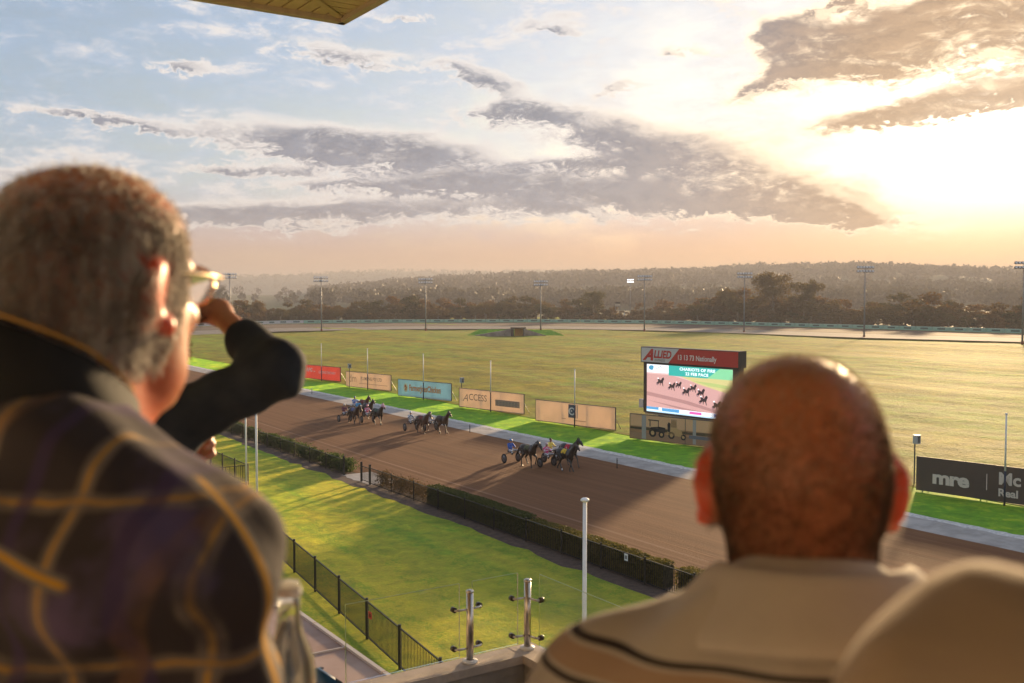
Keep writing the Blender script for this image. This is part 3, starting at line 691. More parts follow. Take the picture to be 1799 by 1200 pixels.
# white marker poles in front of the boards
GP = 'white marker poles along the boards'
def marker(px, py, lab):
    e = empty('marker_pole', G(px, py), 0, lab, 'pole', GP)
    MB().tube([(0, 0, 2.0), (0, 0, 5.25)], [.055, .045], 8).build('upper_pole', M_white, e, True); MB().tube([(0, 0, -.05), (0, 0, 2.0)], .06, 8).build('lower_pole', cm('pole_navy', (0.03, 0.035, 0.06), .5), e, True)
    MB().lathe([(.0, 5.24), (.08, 5.25), (.08, 5.30), (.02, 5.33)]).build('cap', M_white, e)
for px, py, w in ((565, 669.5, 'coral red board'), (646, 685, 'peach board with thin initials'), (744, 702.2, 'sky blue board'), (862, 723.5, 'peach board with spaced capitals'), (1009.5, 750.5, 'peach board with the eye emblem'), (1764.5, 888.5, 'dark grey board')):
    marker(px, py, 'thin white marker pole in front of the '+w)
def speaker_post(px, py, lab):
    e = empty('speaker_post', G(px, py), TA, lab, 'post', 'grey speaker boxes on posts'); MB().tube([(0, 0, -.05), (0, 0, 3.1)], .045, 8).build('post', cm('post_green', (.06, .08, .07), .6), e)
    MB().box((-.05, -.16, 2.9), (.36, .32, .52)).box((-.05, -.16, 3.175), (.42, .38, .03)).build('speaker_box', cm('speaker_grey', (.42, .43, .45), .5), e); MB().box((-.05, -.325, 2.9), (.26, .012, .40)).build('grille', cm('grille', (.12, .12, .13), .6), e)
for px, py, lab in ((614, 682, 'grey speaker box on a post between the red and first peach boards'), (811, 715, 'grey speaker box on a post behind the spaced capitals board'), (1606, 851, 'grey speaker box on a green post at the end of the dark board')): speaker_post(px, py, lab)
for px, py, lab in ((825.5, 760, 'small dark peg at the track edge behind the middle pair of sulkies'), (1084, 823, 'small dark peg at the track edge ahead of the leading horse'), (548, 693, 'small dark peg at the far left track edge')):
    e = empty('track_peg', G(px, py), 0, lab, 'peg'); MB().tube([(0, 0, -.05), (0, 0, .62)], .035, 6).build('stake', M_black, e); MB().box((0, 0, .68), (.10, .05, .12)).build('cap', M_steel, e)

# ------------------------------------------------------------------ big screen
def big_screen():
    a, c = G(1130, 753.5), G(1296, 776); base = a; L = (c-a).length
    e = empty('video_screen', base, math.atan2(c.y-a.y, c.x-a.x), 'large video scoreboard with a red and white header sign on two posts', 'video screen')
    dk = cm('screen_housing', (.05, .043, .040), .6, var=.1); 
    z0, z1, zh = 1.55, 6.05, 7.45
    for x in (L*.17, L*.62): MB().box((x, .35, z0/2), (.36, .36, z0)).build('post', dk, e)
    MB().box((L/2, .38, (z0+z1)/2), (L, .72, z1-z0)).build('housing', dk, e)
    MB().box((L/2-.02, .35, (z1+zh)/2+.01), (L+.35, 1.0, zh-z1)).build('header_box', dk, e)
    MB().box((L/2, .36, z0-.10), (L*.98, .5, .12)).build('sill', cm('sill_grey', (.30, .26, .25), .6), e)
    MB().box((-.28, .2, z0+.75), (.5, .4, .75)).build('control_box', cm('speaker_grey', (.42, .43, .45), .5), e)
    def q(name, x0, za, x1, zb, m, y, par=e, sk=0.0): return MB().quad((x0, y, za), (x1, y, za), (x1+sk, y, zb), (x0+sk, y, zb)).build(name, m, par)
    hx0, hx1 = -.12, L+.08; yb = -.155
    q('header_face', hx0, z1+.06, hx1, zh-.06, cm('header_white', (.62, .60, .58), .5), yb)
    MB().add([(hx0+3.15, yb-.004, z1+.06), (hx1, yb-.004, z1+.06), (hx1, yb-.004, zh-.06), (hx0+4.35, yb-.004, zh-.06)], [(0, 1, 2, 3)]).build('header_panel', cm('header_red', (.55, .05, .04), .5), e)
    def tx(t, x, z, sz, m, y, bold=0, shear=0, sx=1, nm='lettering'):
        o = link(nm, text_mesh(t, sz, bold, shear), m, e); o.location = (x, y, z); o.rotation_euler = (R(90), 0, 0); o.scale = (sx, 1, 1)
    red = MC['header_red']; wh = cm('header_letter', (.8, .76, .72), .5)
    tx('A', hx0+.28, z1+.26, 1.35, red, yb-.008, .06, .45, 1.15); tx('LLIED', hx0+1.45, z1+.48, .92, red, yb-.008, .035, .22, .88); tx('EXPRESS', hx0+1.55, z1+.17, .28, cm('header_grey', (.25, .24, .24), .5), yb-.008, .006, .2, 1.15)
    tx('13 13 73 Nationally', hx0+4.15, z1+.42, .62, wh, yb-.010, .012, 0, .86)
    # the lit picture
    def em(n, c, k=.52): return cm('lit_'+n, c, .5, emit=k)
    sx0, sx1, sz0, sz1 = .42, L-.55, z0+.12, z1-.14; Wd, Hh = sx1-sx0, sz1-sz0
    scr = q('screen', sx0, sz0, sx1, sz1, em('track', (.52, .29, .27)), -.012)
    def sq(x0, y0, x1, y1, m, k=1, sk=0): return q('picture', sx0+Wd*x0, sz0+Hh*y0, sx0+Wd*x1, sz0+Hh*y1, m, -.012-.003*k, scr, sk)
    def sp(pts, m, k=1): return MB().add([(sx0+Wd*x, -.012-.003*k, sz0+Hh*y) for x, y in pts], [tuple(range(len(pts)))]).build('picture', m, scr)
    sp([(.0, .80), (.30, .80), (1, .52), (1, .80), (.30, .82), (0, .84)], em('rail', (.62, .42, .40)), 1)
    sp([(.36, .82), (.62, .66), (1, .50), (1, .82)], em('grassy', (.52, .46, .20)), 2); sp([(.55, .72), (.75, .64), (1, .60), (1, .66), (.8, .70)], em('grassy2', (.38, .44, .16)), 3)
    sp([(0, .42), (.5, .30), (1, .10), (1, .06), (.45, .24), (0, .34)], em('shade', (.36, .19, .18)), 1); sp([(0, .24), (.4, .16), (.8, .08), (.4, .12)], em('shade', (.36, .19, .18)), 1)
    sq(0, .83, .27, 1.0, em('white', (.74, .78, .82)), 4); sq(.27, .79, 1.0, 1.0, em('teal', (.03, .34, .30)), 4); sp([(.72, .79), (1, .79), (1, 1), (.86, 1)], em('lime', (.20, .52, .28)), 5)
    sp(ring(.06, .93, .035, .05, 14, 40, 320), em('logo', (.05, .25, .40)), 6); sp([(.10, .90), (.17, .98), (.25, .88), (.24, .88), (.17, .95), (.11, .89)], em('logo_grey', (.45, .50, .55)), 6)
    for t, yy in (('CHARIOTS OF FIRE', .915), ('22 FEB PACE', .825)):
        o = link('picture', text_mesh(t, Hh*.082, .012, 0, 1.05), em('white', (.74, .78, .82)), scr); o.location = (sx0+Wd*(.40 if yy > .9 else .47), -.034, sz0+Hh*yy); o.rotation_euler = (R(90), 0, 0); o.scale = (1.25, 1, 1)
    sq(0, .0, 1, .105, em('white', (.74, .78, .82)), 3); sq(0, .05, .15, .105, em('blue', (.08, .28, .52)), 5); sq(.19, .035, .40, .10, em('blue', (.08, .28, .52)), 5); sq(.52, .04, .66, .09, em('pink', (.62, .10, .36)), 5); sq(.80, .03, 1.0, .09, em('navy', (.10, .16, .42)), 5); sq(.0, .0, .8, .025, em('pale_blue', (.42, .60, .74)), 5)
    blk = em('horse', (.045, .03, .035), .3)
    for (cx, cy, k) in ((.17, .66, 1.0), (.31, .58, .95), (.39, .62, .8), (.48, .50, 1.0), (.56, .58, .9), (.65, .50, 1.0), (.68, .36, 1.05), (.83, .28, 1.1)):
        w = .05*k; hh = .075*k
        sp([(cx-w*1.0, cy-hh*.6), (cx-w*.55, cy-hh*.1), (cx-w*.7, cy+hh*.6), (cx-w*.2, cy+hh*.5), (cx+w*.1, cy+hh*.2), (cx+w*.45, cy+hh*.9), (cx+w*.75, cy+hh*1.1), (cx+w*.95, cy+hh*.6), (cx+w*.75, cy+hh*.2), (cx+w*.6, cy-hh*.5), (cx+w*.75, cy-hh*1.4), (cx+w*.6, cy-hh*1.4), (cx+w*.4, cy-hh*.6), (cx+w*.1, cy-hh*.5), (cx+w*.0, cy-hh*1.3), (cx-w*.1, cy-hh*1.2), (cx-w*.15, cy-hh*.4), (cx-w*.5, cy-hh*.9)], blk, 6)
        sp(ring(cx-w*.55, cy+hh*.75, w*.18, hh*.22, 8), em('white', (.74, .78, .82)), 7)
        sp(ring(cx-w*.75, cy-hh*.85, w*.30, hh*.42, 10), em('wheel', (.30, .17, .18)), 5)
big_screen()

# ------------------------------------------------------------------ floodlight towers
def tower(px, py, ytop, lab, lit=False, group='floodlight towers around the far track'):
    p = G(px, py); h = CAM_H+(520-ytop)*p.y/FPX
    e = empty('floodlight_tower', p, 0, lab, 'floodlight tower', group)
    MB().tube([(0, 0, -.1), (0, 0, h*.5), (0, 0, h)], [.26, .20, .12], 10).build('mast', cm('mast_grey', (.20, .21, .22), .5, metal=.3), e, True)
    MB().tube([(0, 0, 0), (0, 0, .9)], .34, 10).build('base', cm('rust_base', (.25, .07, .04), .8), e)
    for k, z in enumerate((h-.25, h-1.35)):
        w = 5.0 if not lit else 3.2
        MB().box((0, 0, z), (w, .14, .14)).build('crossarm', MC['mast_grey'], e)
        for i in range(6):
            x = -w/2+w*(i+.5)/6; o = MB().box((0, 0, 0), (.62, .35, .62) if not lit else (.34, .25, .34)).build('lamp', cm('lamp_body', (.10, .10, .11), .5) if not lit else cm('lamp_lit', (1, .97, 1), .5, emit=1.6), e); o.location = (x, -.25, z+.1); o.rotation_euler = (R(-25), 0, 0)
            if not lit: l = MB().box((0, 0, 0), (.54, .02, .54)).build('lens', cm('lamp_lens', (.70, .70, .72), .15, spec=.8), o); l.location = (0, -.187, 0)
for a in ((1, 606, 475, 'floodlight tower at the left edge behind the grey-haired man'), (405, 584, 481, 'floodlight tower directly above the raised wrist'), (565, 583, 487, 'floodlight tower above the coral red board'), (748, 582, 490, 'floodlight tower above the sky blue board'),
          (950, 582, 494, 'floodlight tower beside the tunnel portal'), (1132, 583, 485, 'floodlight tower above the left side of the video screen'), (1307, 586, 480, 'floodlight tower above the right side of the video screen'), (1518, 594.5, 469, 'floodlight tower casting a long shadow on the infield'), (1796, 606, 461, 'tallest floodlight tower at the right edge of the photo')): tower(*a)
tower(1107, 563.5, 491, 'distant floodlight tower with its lamps lit', True)
def lookout():
    p = G(1085, 563.2); e = empty('lookout_tower', p, 0, 'small stewards lookout tower with a dark roofed cabin', 'tower'); h = 7.0
    for sx in (-1, 1):
        for sy in (-1, 1): MB().box((sx*1.1, sy*1.1, h/2), (.22, .22, h)).build('leg', cm('tower_grey', (.28, .26, .23), .7), e)
    for sx in (-1, 1):
        for z in (1.4, 3.4, 5.4): MB().tube([(-1.1, sx*1.1, z-.9), (1.1, sx*1.1, z+.9)], .07, 5).build('brace', MC['tower_grey'], e)
    MB().box((0, 0, h+.1), (2.7, 2.7, .2)).build('deck', MC['tower_grey'], e); MB().box((0, 0, h+.7), (2.4, 2.4, 1.0)).build('cabin', cm('cabin_cream', (.50, .44, .34), .7), e); MB().box((0, 0, h+1.55), (2.3, 2.3, .7)).build('window_band', cm('dark_glass', (.02, .02, .025), .2), e); MB().box((-.3, 0, h+2.05), (3.8, 3.0, .28)).build('roof', cm('dark_roof', (.03, .025, .022), .7), e)
    p = G(1097, 563.0); e = empty('white_post', p, 0, 'short white post beside the lookout tower', 'post'); MB().box((0, 0, 2.0), (.7, .5, 4.0)).build('column', M_white, e); MB().box((0, 0, 4.1), (.9, .7, .2)).build('cap', M_white, e)
lookout()
def portal():
    p = G(911, 591); e = empty('tunnel_portal', p, R(6), 'concrete tunnel portal in the infield with a sunlit orange opening', 'tunnel'); cc = cm('portal_concrete', (.32, .27, .22), .9, var=.3, vscale=.6)
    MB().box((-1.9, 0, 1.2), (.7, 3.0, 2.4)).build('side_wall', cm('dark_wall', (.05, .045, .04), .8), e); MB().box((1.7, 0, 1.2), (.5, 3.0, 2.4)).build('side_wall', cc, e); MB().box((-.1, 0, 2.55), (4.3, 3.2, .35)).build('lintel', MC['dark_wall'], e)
    MB().box((.2, 1.2, 1.15), (2.6, .2, 2.3)).build('back_wall', cm('painted_sunlight_wall', (.85, .42, .10), .8), e)  # orange sunlight painted into the colour of this shaded inner wall
    for s_, x1, z1 in ((-1, -13, .5), (1, 8, .3)):
        x0 = 2.0*s_-.1; MB().add([(x0, -.3, 0), (x1, -2.0, 0), (x1, -2.0, z1), (x0, -.3, 2.2), (x0, .3, 0), (x1, -1.4, 0), (x1, -1.4, z1), (x0, .3, 2.2)], [(0, 1, 2, 3), (7, 6, 5, 4), (3, 2, 6, 7), (0, 3, 7, 4), (1, 5, 6, 2)]).build('wing_wall', cc, e)
    d = MB(); r = np.random.default_rng(4)
    bank = tag(MB().add([(-16, 2, .05), (14, 2, .05), (10, 9, 1.6), (-12, 9, 1.8)], [(0, 1, 2, 3)]).build('tunnel_bank', M_verge), kind='structure'); bank.location = p
portal()

# ------------------------------------------------------------------ fences and hedges
def bar_panel(L, h, n, r=.009):
    mb = MB()
    for i in range(n): x = L*(i+.5)/n; mb.box((x, 0, .10+(h-.16)/2), (2*r, 2*r, h-.16))
    return mb.mesh('bars')
def fence(name, pts, h, sp, lab, post=.035, bars=28, rail=.02):
    """pts: ground points; a post every sp metres; per span two rails and a run of bars"""
    e = empty(name, pts[0], 0, lab, 'fence'); o0 = Vector(pts[0]); pm = MB().box((0, 0, (h+.06)/2-.05), (post*2, post*2, h+.16)).mesh('post'); bm = {}
    for a, c in zip(pts[:-1], pts[1:]):
        L = (c-a).length; n = max(1, round(L/sp)); d = (c-a)/n; rz = math.atan2(d.y, d.x); l = d.length; key = round(l, 2)
        if key not in bm: bm[key] = (bar_panel(l, h, bars), MB().box((l/2, 0, 0), (l-2*post-.006, rail*2, rail*2)).mesh('rail'))
        for i in range(n):
            p = a+d*i-o0
            q = link('post', pm, M_black, e); q.location = p
            bo = link('bars', bm[key][0], M_black, e); bo.location = p; bo.rotation_euler = (0, 0, rz); tag(bo, kind='stuff')
            for z in (.10, h-.05): ro = link('rail', bm[key][1], M_black, e); ro.location = p+Vector((0, 0, z)); ro.rotation_euler = (0, 0, rz)
    q = link('post', pm, M_black, e); q.location = pts[-1]-o0
    return e
fence('trackside_fence', [ST(61.6, 27.2), ST(150, 27.2)], 1.1, 2.9, 'black bar fence along the loose shrubs beside the track', bars=22)
fence('trackside_fence', [ST(-4, 27.2), ST(57.4, 27.2)], 1.12, 2.9, 'black bar fence along the clipped hedge beside the track', bars=22)
e = empty('gate', ST(57.4, 27.2), TA, 'open gateway with dark posts between shrub row and hedge', 'gate')
for s_ in (.08, 1.35, 4.12): MB().box((0, s_, .62), (.11, .11, 1.34)).build('gate_post', M_black, e)
MB().box((0, .72, 1.02), (.04, 1.1, .04)).box((0, .72, .14), (.04, 1.1, .04)).box((0, .2, .58), (.04, .04, .9)).box((0, 1.24, .58), (.04, .04, .9)).build('gate_frame', M_black, e)
for i in range(5): MB().box((0, .36+i*.18, .58), (.016, .016, .86)).build('bar', M_black, e)
fence('lawn_fence', [ST(47.2, 7.5), ST(47.2, 16.4), ST(28.3, 14.4), ST(12, 12.7)], 1.4, 3.12, 'black bar fence running diagonally across the near lawn', post=.045, bars=27, rail=.022)
fence('lawn_fence', [ST(61.8, 12.5), ST(61.8, 20.75), ST(74.5, 20.6)], 1.3, 2.75, 'black bar fence corner enclosing the far lawn beside the white flagpole', bars=20)
def sign(px, py, z, lab, c, w, h, dx):
    p = G(px, py, z); e = empty('fence_sign', p, TA+R(90), lab, 'sign'); MB().box((0, 0, 0), (w, .012, h)).build('plate', cm('sign_'+lab[:9], c, .5), e); MB().box((0, .008, 0), (w*.6, .006, h*.5)).build('symbol', cm('sign_ink'+lab[:9], tuple(.25*k for k in c), .6), e); MB().box((0, -.01, 0), (w*.3, .02, h*1.1)).build('bracket', M_black, e)
sign(650, 1081, 1.10, 'small red sign on the black fence of the near lawn', (.60, .06, .04), .24, .24, 0)
sign(1100, 979, .92, 'small white sign on the fence in front of the hedge', (.75, .75, .75), .22, .30, 0)

def hedge(name, s0, s1, t0, t1, h, nper, lsize, m, lab, gaps=0.0, ragged=.08, core=True, seed=0):
    r = np.random.default_rng(seed); e = empty(name, ST((s0+s1)/2, (t0+t1)/2), TA, lab, 'hedge'); L = s1-s0; W = t1-t0; n = int(L*nper)
    prof_s = np.cumsum(r.normal(0, 1, int(L*2)+3)); prof_s = (prof_s-np.linspace(prof_s[0], prof_s[-1], len(prof_s)))*.03; prof = np.clip(prof_s, -.15, .12)
    y = r.uniform(-L/2, L/2, n); hh = h+np.interp(y, np.linspace(-L/2, L/2, len(prof)), prof)
    if gaps > 0:
        cl = np.sort(r.uniform(-L/2, L/2, int(L*1.5))); k = r.integers(0, len(cl), n); sz = r.uniform(.35, 1.0, len(cl)); y = cl[k]+r.normal(0, .34, n)*sz[k]; hh = h*(.55+.45*sz[k]); x = r.normal(0, .26, n)*W; z = np.abs(r.beta(1.6, 1.3, n))*hh
        y = np.clip(y, -L/2, L/2)
    else:
        f = r.uniform(0, 1, n); x = r.uniform(-W/2, W/2, n); z = r.uniform(.03, 1, n)*hh
        front = f < .48; top = (f >= .48) & (f < .78); back = f >= .93
        x = np.where(front, -W/2+np.abs(r.normal(0, .05, n)), np.where(back, W/2-np.abs(r.normal(0, .05, n)), x)); z = np.where(top, hh-np.abs(r.normal(0, ragged, n))+.03, z)
    V, F = quads_cloud(np.stack([x, y, z], 1), lsize, .6, r=r); link('foliage', np_mesh('foliage', V, F), m, e)
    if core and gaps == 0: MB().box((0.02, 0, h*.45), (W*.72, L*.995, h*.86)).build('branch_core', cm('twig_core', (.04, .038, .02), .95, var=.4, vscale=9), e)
    st_ = MB()
    for i in range(int(L*1.2)): yy = r.uniform(-L/2, L/2); st_.tube([(r.normal(0, .1), yy, 0), (r.normal(0, .15), yy+r.normal(0, .12), h*.8)], [.018, .006], 4)
    tag(st_.build('stems', cm('stem_brown', (.12, .075, .045), .9), e), kind='stuff')
L_h1 = leaf_mat('hedge_leaf', (0.070, 0.088, 0.022), (0.13, 0.125, 0.034), .45); L_h2 = leaf_mat('dry_hedge_leaf', (0.11, 0.072, 0.028), (0.17, 0.105, 0.04), .45); L_h3 = leaf_mat('shrub_leaf', (0.055, 0.095, 0.02), (0.115, 0.13, 0.03), .45); L_h4 = leaf_mat('golden_hedge_leaf', (0.095, 0.092, 0.022), (0.20, 0.155, 0.036), .45)
hedge('clipped_hedge', 40.2, 50.2, 27.32, 28.15, 1.10, 2200, .045, L_h1, 'dense dark green clipped hedge right after the brown thin shrubs', seed=1)
hedge('clipped_hedge', 30.2, 40.0, 27.32, 28.10, 1.03, 2400, .045, L_h4, 'golden-topped clipped hedge behind the thick white flagpole', seed=2)
hedge('clipped_hedge', 8, 29.4, 27.32, 28.15, 1.05, 1500, .05, L_h4, 'golden-topped clipped hedge running behind the bald man, with the white sign on its fence', seed=3)
hedge('thin_shrub_row', 50.6, 56.8, 27.3, 28.3, 1.05, 800, .05, L_h2, 'thin brown shrubs between the gateway and the dense hedge', gaps=.5, seed=4)
hedge('loose_shrub_row', 61.8, 112, 27.35, 28.4, 1.02, 1100, .06, L_h3, 'loose dark green shrub row along the fence left of the gateway', gaps=.4, seed=5)

# flagpoles
def flagpole(p, h, r0, lab, cap=True):
    e = empty('flagpole', p, 0, lab, 'flagpole', 'white flagpoles on the lawn'); MB().tube([(0, 0, -.05), (0, 0, h)], [r0, r0*.8], 12).build('pole', M_white, e, True)
    MB().lathe([(r0*.8, h-.02), (r0*1.7, h+.01), (r0*1.75, h+.035), (r0*1.2, h+.075), (.01, h+.09)]).build('cap', M_white, e, True); MB().tube([(0, 0, -.03), (0, 0, .25)], r0*1.6, 12).build('base_sleeve', M_steel, e)
flagpole(G(433, 853), 6.4, .06, 'slender white flagpole at the corner of the far lawn fence'); flagpole(G(452, 912), 7.2, .065, 'white flagpole rising from the lawn fence under the raised elbow')
flagpole(Vector((1.77, 24.0, 0)), 7.02, .062, 'thick white flagpole with a mushroom cap in front of the hedge')

# ------------------------------------------------------------------ the grandstand we stand in
M_conc = mat('stand_concrete', (0.30, 0.26, 0.22), 0.85, var=0.25, vscale=2.2, bump=0.25, bscale=25); M_cop = mat('coping_concrete', (0.46, 0.38, 0.31), 0.8, var=0.18, vscale=4, bump=0.2, bscale=40); M_ss = mat('stainless_steel', (0.62, 0.56, 0.50), 0.28, metal=1.0, var=.06, vscale=20)
gs = empty('grandstand', ST(0, 0), TA, 'concrete grandstand terrace with parapet that the spectators stand on', 'grandstand')
steps = [(-3.0, .45, 10.38), (.45, 1.25, 10.18), (1.25, 1.85, 9.72), (1.85, 2.55, 9.28), (2.55, 4.20, 8.52)]
for a, c, z in steps: MB().box(((a+c)/2, -4, z/2), (c-a-.002, 19.9, z)).build('terrace_step', M_conc, gs)
PC = (4.02, 5.97)      # parapet corner (t, s); top at z 9.4
def wall_seg(a, c, w, ztop, h, nm, m, par, cop=True):
    d = Vector((c[0]-a[0], c[1]-a[1], 0)); L = d.length; rz = math.atan2(d.y, d.x); mid = ((a[0]+c[0])/2, (a[1]+c[1])/2)
    MB().box((*mid, ztop-.06-h/2), (L, w, h), rz).build(nm, m, par)
    if cop: MB().box((*mid, ztop-.03), (L+.03, w+.05, .06), rz).build('coping', M_cop, par)
wall_seg((4.09, 6.06), (4.09, -13.8), .16, 9.4, 1.3, 'parapet', M_conc, gs); wall_seg((4.03, 5.98), (2.62, 5.98), .155, 9.398, 1.3, 'parapet', M_conc, gs); wall_seg((2.60, 5.96), (2.32, 7.2), .16, 9.396, 1.3, 'parapet', M_conc, gs)
MB().box((1.2, 9.5, 7.93), (6.9, 6.9, .10)).build('lower_roof', mat('roof_membrane', (.50, .34, .27), .8, col2=(.36, .22, .16), vscale=1.3, detail=3), gs)
for i in range(4): MB().box((4.62, 6.6+1.9*i, 7.995), (.05, 1.88, .03)).build('roof_edge_trim', cm('trim_pale', (.62, .52, .44), .6), gs)
for i in range(4): MB().box((1.2, 6.6+1.9*i, 7.99), (6.8, .02, .02)).build('roof_seam', MC['trim_pale'], gs)
MB().box((1.0, 9.5, 3.94), (6.2, 6.4, 7.86)).build('lower_wall', M_conc, gs)
MB().box((-5.0, -4, 12.75), (.25, 26, 4.7)).build('back_wall', mat('bounce_wall_render', (.60, .56, .51), .8, var=.08, vscale=1.5), gs); MB().box((-3.95, -4, 5.19), (1.84, 26, 10.36)).build('terrace_step', M_conc, gs)  # back_wall: unseen, added to bounce warm sunlight onto the spectators' backs
# glass balustrade
gl = bpy.data.materials.new('clear_glass'); gl.use_nodes = True; nt = gl.node_tree; b_ = nt.nodes['Principled BSDF']; b_.inputs['Transmission Weight'].default_value = 1; b_.inputs['Roughness'].default_value = 0.02; b_.inputs['IOR'].default_value = 1.25; b_.inputs['Base Color'].default_value = (.97, .98, .96, 1)
gedge = mat('glass_edge', (.42, .48, .30), .3, trans=.6)
bal = empty('glass_balustrade', ST(5.97, 4.02, 9.4), TA, 'frameless glass balustrade held by stainless posts on the parapet corner', 'balustrade')
def bpost(t, s, arms):
    MB().tube([(t, s, 0), (t, s, .50)], .026, 16).build('post', M_ss, bal, True); MB().lathe([(.026, .50), (.030, .502), (.028, .515), (.012, .522)], (t, s, 0), 16).build('post_cap', M_ss, bal, True); MB().lathe([(.055, 0), (.055, .012), (.03, .02)], (t, s, 0), 16).build('base_plate', M_white, bal, True)
    for (dt, ds, nt_, ns_) in arms:
        for z in (.10, .38):
            k = MB().tube([(t, s, z), (t+dt*.09, s+ds*.09, z+.004), (t+dt*.105+nt_*.02, s+ds*.105+ns_*.02, z), (t+dt*.105+nt_*.045, s+ds*.105+ns_*.045, z)], .008, 8).build('clamp_arm', M_ss, bal, True)
            c = Vector((t+dt*.105+nt_*.05, s+ds*.105+ns_*.05, z)); d = Vector((nt_, ns_, 0)); MB().tube([c-d*.018, c+d*.018], .020, 12).build('clamp_disc', cm('clamp_dark', (.10, .085, .07), .35, metal=.8), k, True)
def pane(t0, s0, t1, s1, h=.53):
    d = Vector((t1-t0, s1-s0, 0)); rz = math.atan2(d.y, d.x); L = d.length; p = MB().box((0, 0, 0), (L, .008, h)).build('glass_pane', gl, bal); p.location = ((t0+t1)/2, (s0+s1)/2, .03+h/2); p.rotation_euler = (0, 0, rz)
    MB().box((0, 0, h/2+.0010), (L, .009, .0018)).box((L/2+.0012, 0, 0), (.0022, .009, h)).box((-L/2-.0012, 0, 0), (.0022, .009, h)).build('polished_edge', gedge, p)
bpost(.075, .01, [(-1, 0, 0, 1), (0, -1, 1, 0)]); bpost(-.42, .01, [(-1, 0, 0, 1), (1, 0, 0, 1)])
pane(-.37, .06, .02, .06); pane(-1.35, .06, -.48, .06); pane(.135, -.06, .135, -1.5); bpost(.075, -1.56, [(0, 1, 1, 0), (0, -1, 1, 0)]); pane(.135, -1.62, .135, -3.1)

# roof corner overhead
rf = empty('grandstand_roof', ST(10.1, 4.47, 15.0), TA, 'overhanging grandstand roof corner with tan timber soffit', 'roof'); M_sof = mat('soffit_timber', (.62, .46, .28), .6, var=.12, vscale=2.0); M_fas = mat('fascia', (.52, .42, .33), .6, var=.08)
MB().box((-5, -10, .19), (10.0, 20.0, .30)).build('roof_deck', mat('roof_metal', (.35, .33, .30), .5), rf)
MB().box((.04, -10, .12), (.08, 20.2, .34)).build('fascia', M_fas, rf); MB().box((-5.04, .05, .12), (10.2, .09, .34)).build('fascia', M_fas, rf)
pw = .165
for i in range(40):
    a = .02+i*pw; c = a+pw-.022
    MB().add([(-a, -a-.004, 0), (-c, -c-.004, 0), (-c, -12, 0), (-a, -12, 0), (-a, -a-.004, .03), (-c, -c-.004, .03), (-c, -12, .03), (-a, -12, .03)], [(0, 1, 2, 3), (7, 6, 5, 4), (0, 4, 5, 1), (1, 5, 6, 2), (3, 2, 6, 7), (0, 3, 7, 4)]).build('soffit_plank', M_sof, rf) if False else None
for i in range(34):   # planks square to each eave, mitred on the diagonal
    a = .02+i*pw; c = a+pw-.024
    MB().add([(-.0, -a, 0), (-.0, -c, 0), (-c+.006, -c, 0), (-a+.006, -a, 0), (-.0, -a, .03), (-.0, -c, .03), (-c+.006, -c, .03), (-a+.006, -a, .03)], [(0, 1, 2, 3), (7, 6, 5, 4), (0, 4, 5, 1), (1, 5, 6, 2), (2, 6, 7, 3), (3, 7, 4, 0)]).build('soffit_plank', M_sof, rf)
    MB().add([(-a, -.0, 0), (-a, -a+.006, 0), (-c, -c+.006, 0), (-c, -.0, 0), (-a, -.0, .03), (-a, -a+.006, .03), (-c, -c+.006, .03), (-c, -.0, .03)], [(0, 1, 2, 3), (7, 6, 5, 4), (0, 4, 5, 1), (1, 5, 6, 2), (2, 6, 7, 3), (3, 7, 4, 0)]).build('soffit_plank', M_sof, rf)
MB().add([(.0, .0, -.012), (-.06, .0, -.012), (-5.7, -5.64, -.012), (-5.64, -5.7, -.012), (0, -.06, -.012)], [(0, 1, 2, 3, 4)]).build('mitre_strip', M_sof, rf)
for t_, s_ in ((-2.8, -12), (-9, -1)): MB().box((t_, s_, -2.2), (.25, .25, 4.6)).build('roof_post', M_steel, rf)

# blue stadium seats and a cup on the terrace
def seat(px, py, Y, lab):
    p = AT(px, py, Y); e = empty('stadium_seat', (p.x, p.y, p.z), TA-R(90), lab, 'seat', 'blue plastic seats'); m = cm('seat_blue', (.012, .065, .16), .35)
    pts = []; n = 9
    for j in range(8):
        v = j/7; z = -.42*(1-v); 
        for i in range(n):
            u = -1+2*i/(n-1); w = .215*(1-.10*v)*(1 if v < .8 else 1-.55*((v-.8)/.2)**2); pts.append((u*w, -.05*(1-u*u)-.05*(1-v), z-.035*(u*u)*v))
    V = np.array(pts); V2 = V+np.array([0, .018, 0]); F = []; k = 8*n
    for j in range(7):
        for i in range(n-1): a = j*n+i; F.append((a, a+1, a+n+1, a+n)); F.append((k+a+n, k+a+n+1, k+a+1, k+a))
    ed = [i for i in range(n)]+[j*n+n-1 for j in range(1, 8)]+[7*n+i for i in range(n-2, -1, -1)]+[j*n for j in range(6, 0, -1)]
    for a, c in zip(ed, ed[1:]+ed[:1]): F.append((c, a, k+a, k+c))
    link('backrest', np_mesh('backrest', np.concatenate([V, V2]), np.array(F)), m, e, True)
    MB().box((0, -.24, -.44), (.42, .40, .035)).box((0, -.42, -.465), (.40, .03, .06)).build('seat_pan', m, e); MB().box((-.15, -.16, -.62), (.04, .30, .34)).build('bracket', M_steel, e); MB().box((.15, -.16, -.62), (.04, .30, .34)).build('bracket', M_steel, e)
seat(512, 1128, 4.3, 'blue plastic stadium seat just right of the plaid jacket'); seat(578, 1172, 3.9, 'blue plastic stadium seat at the bottom edge in front of the pink roof')

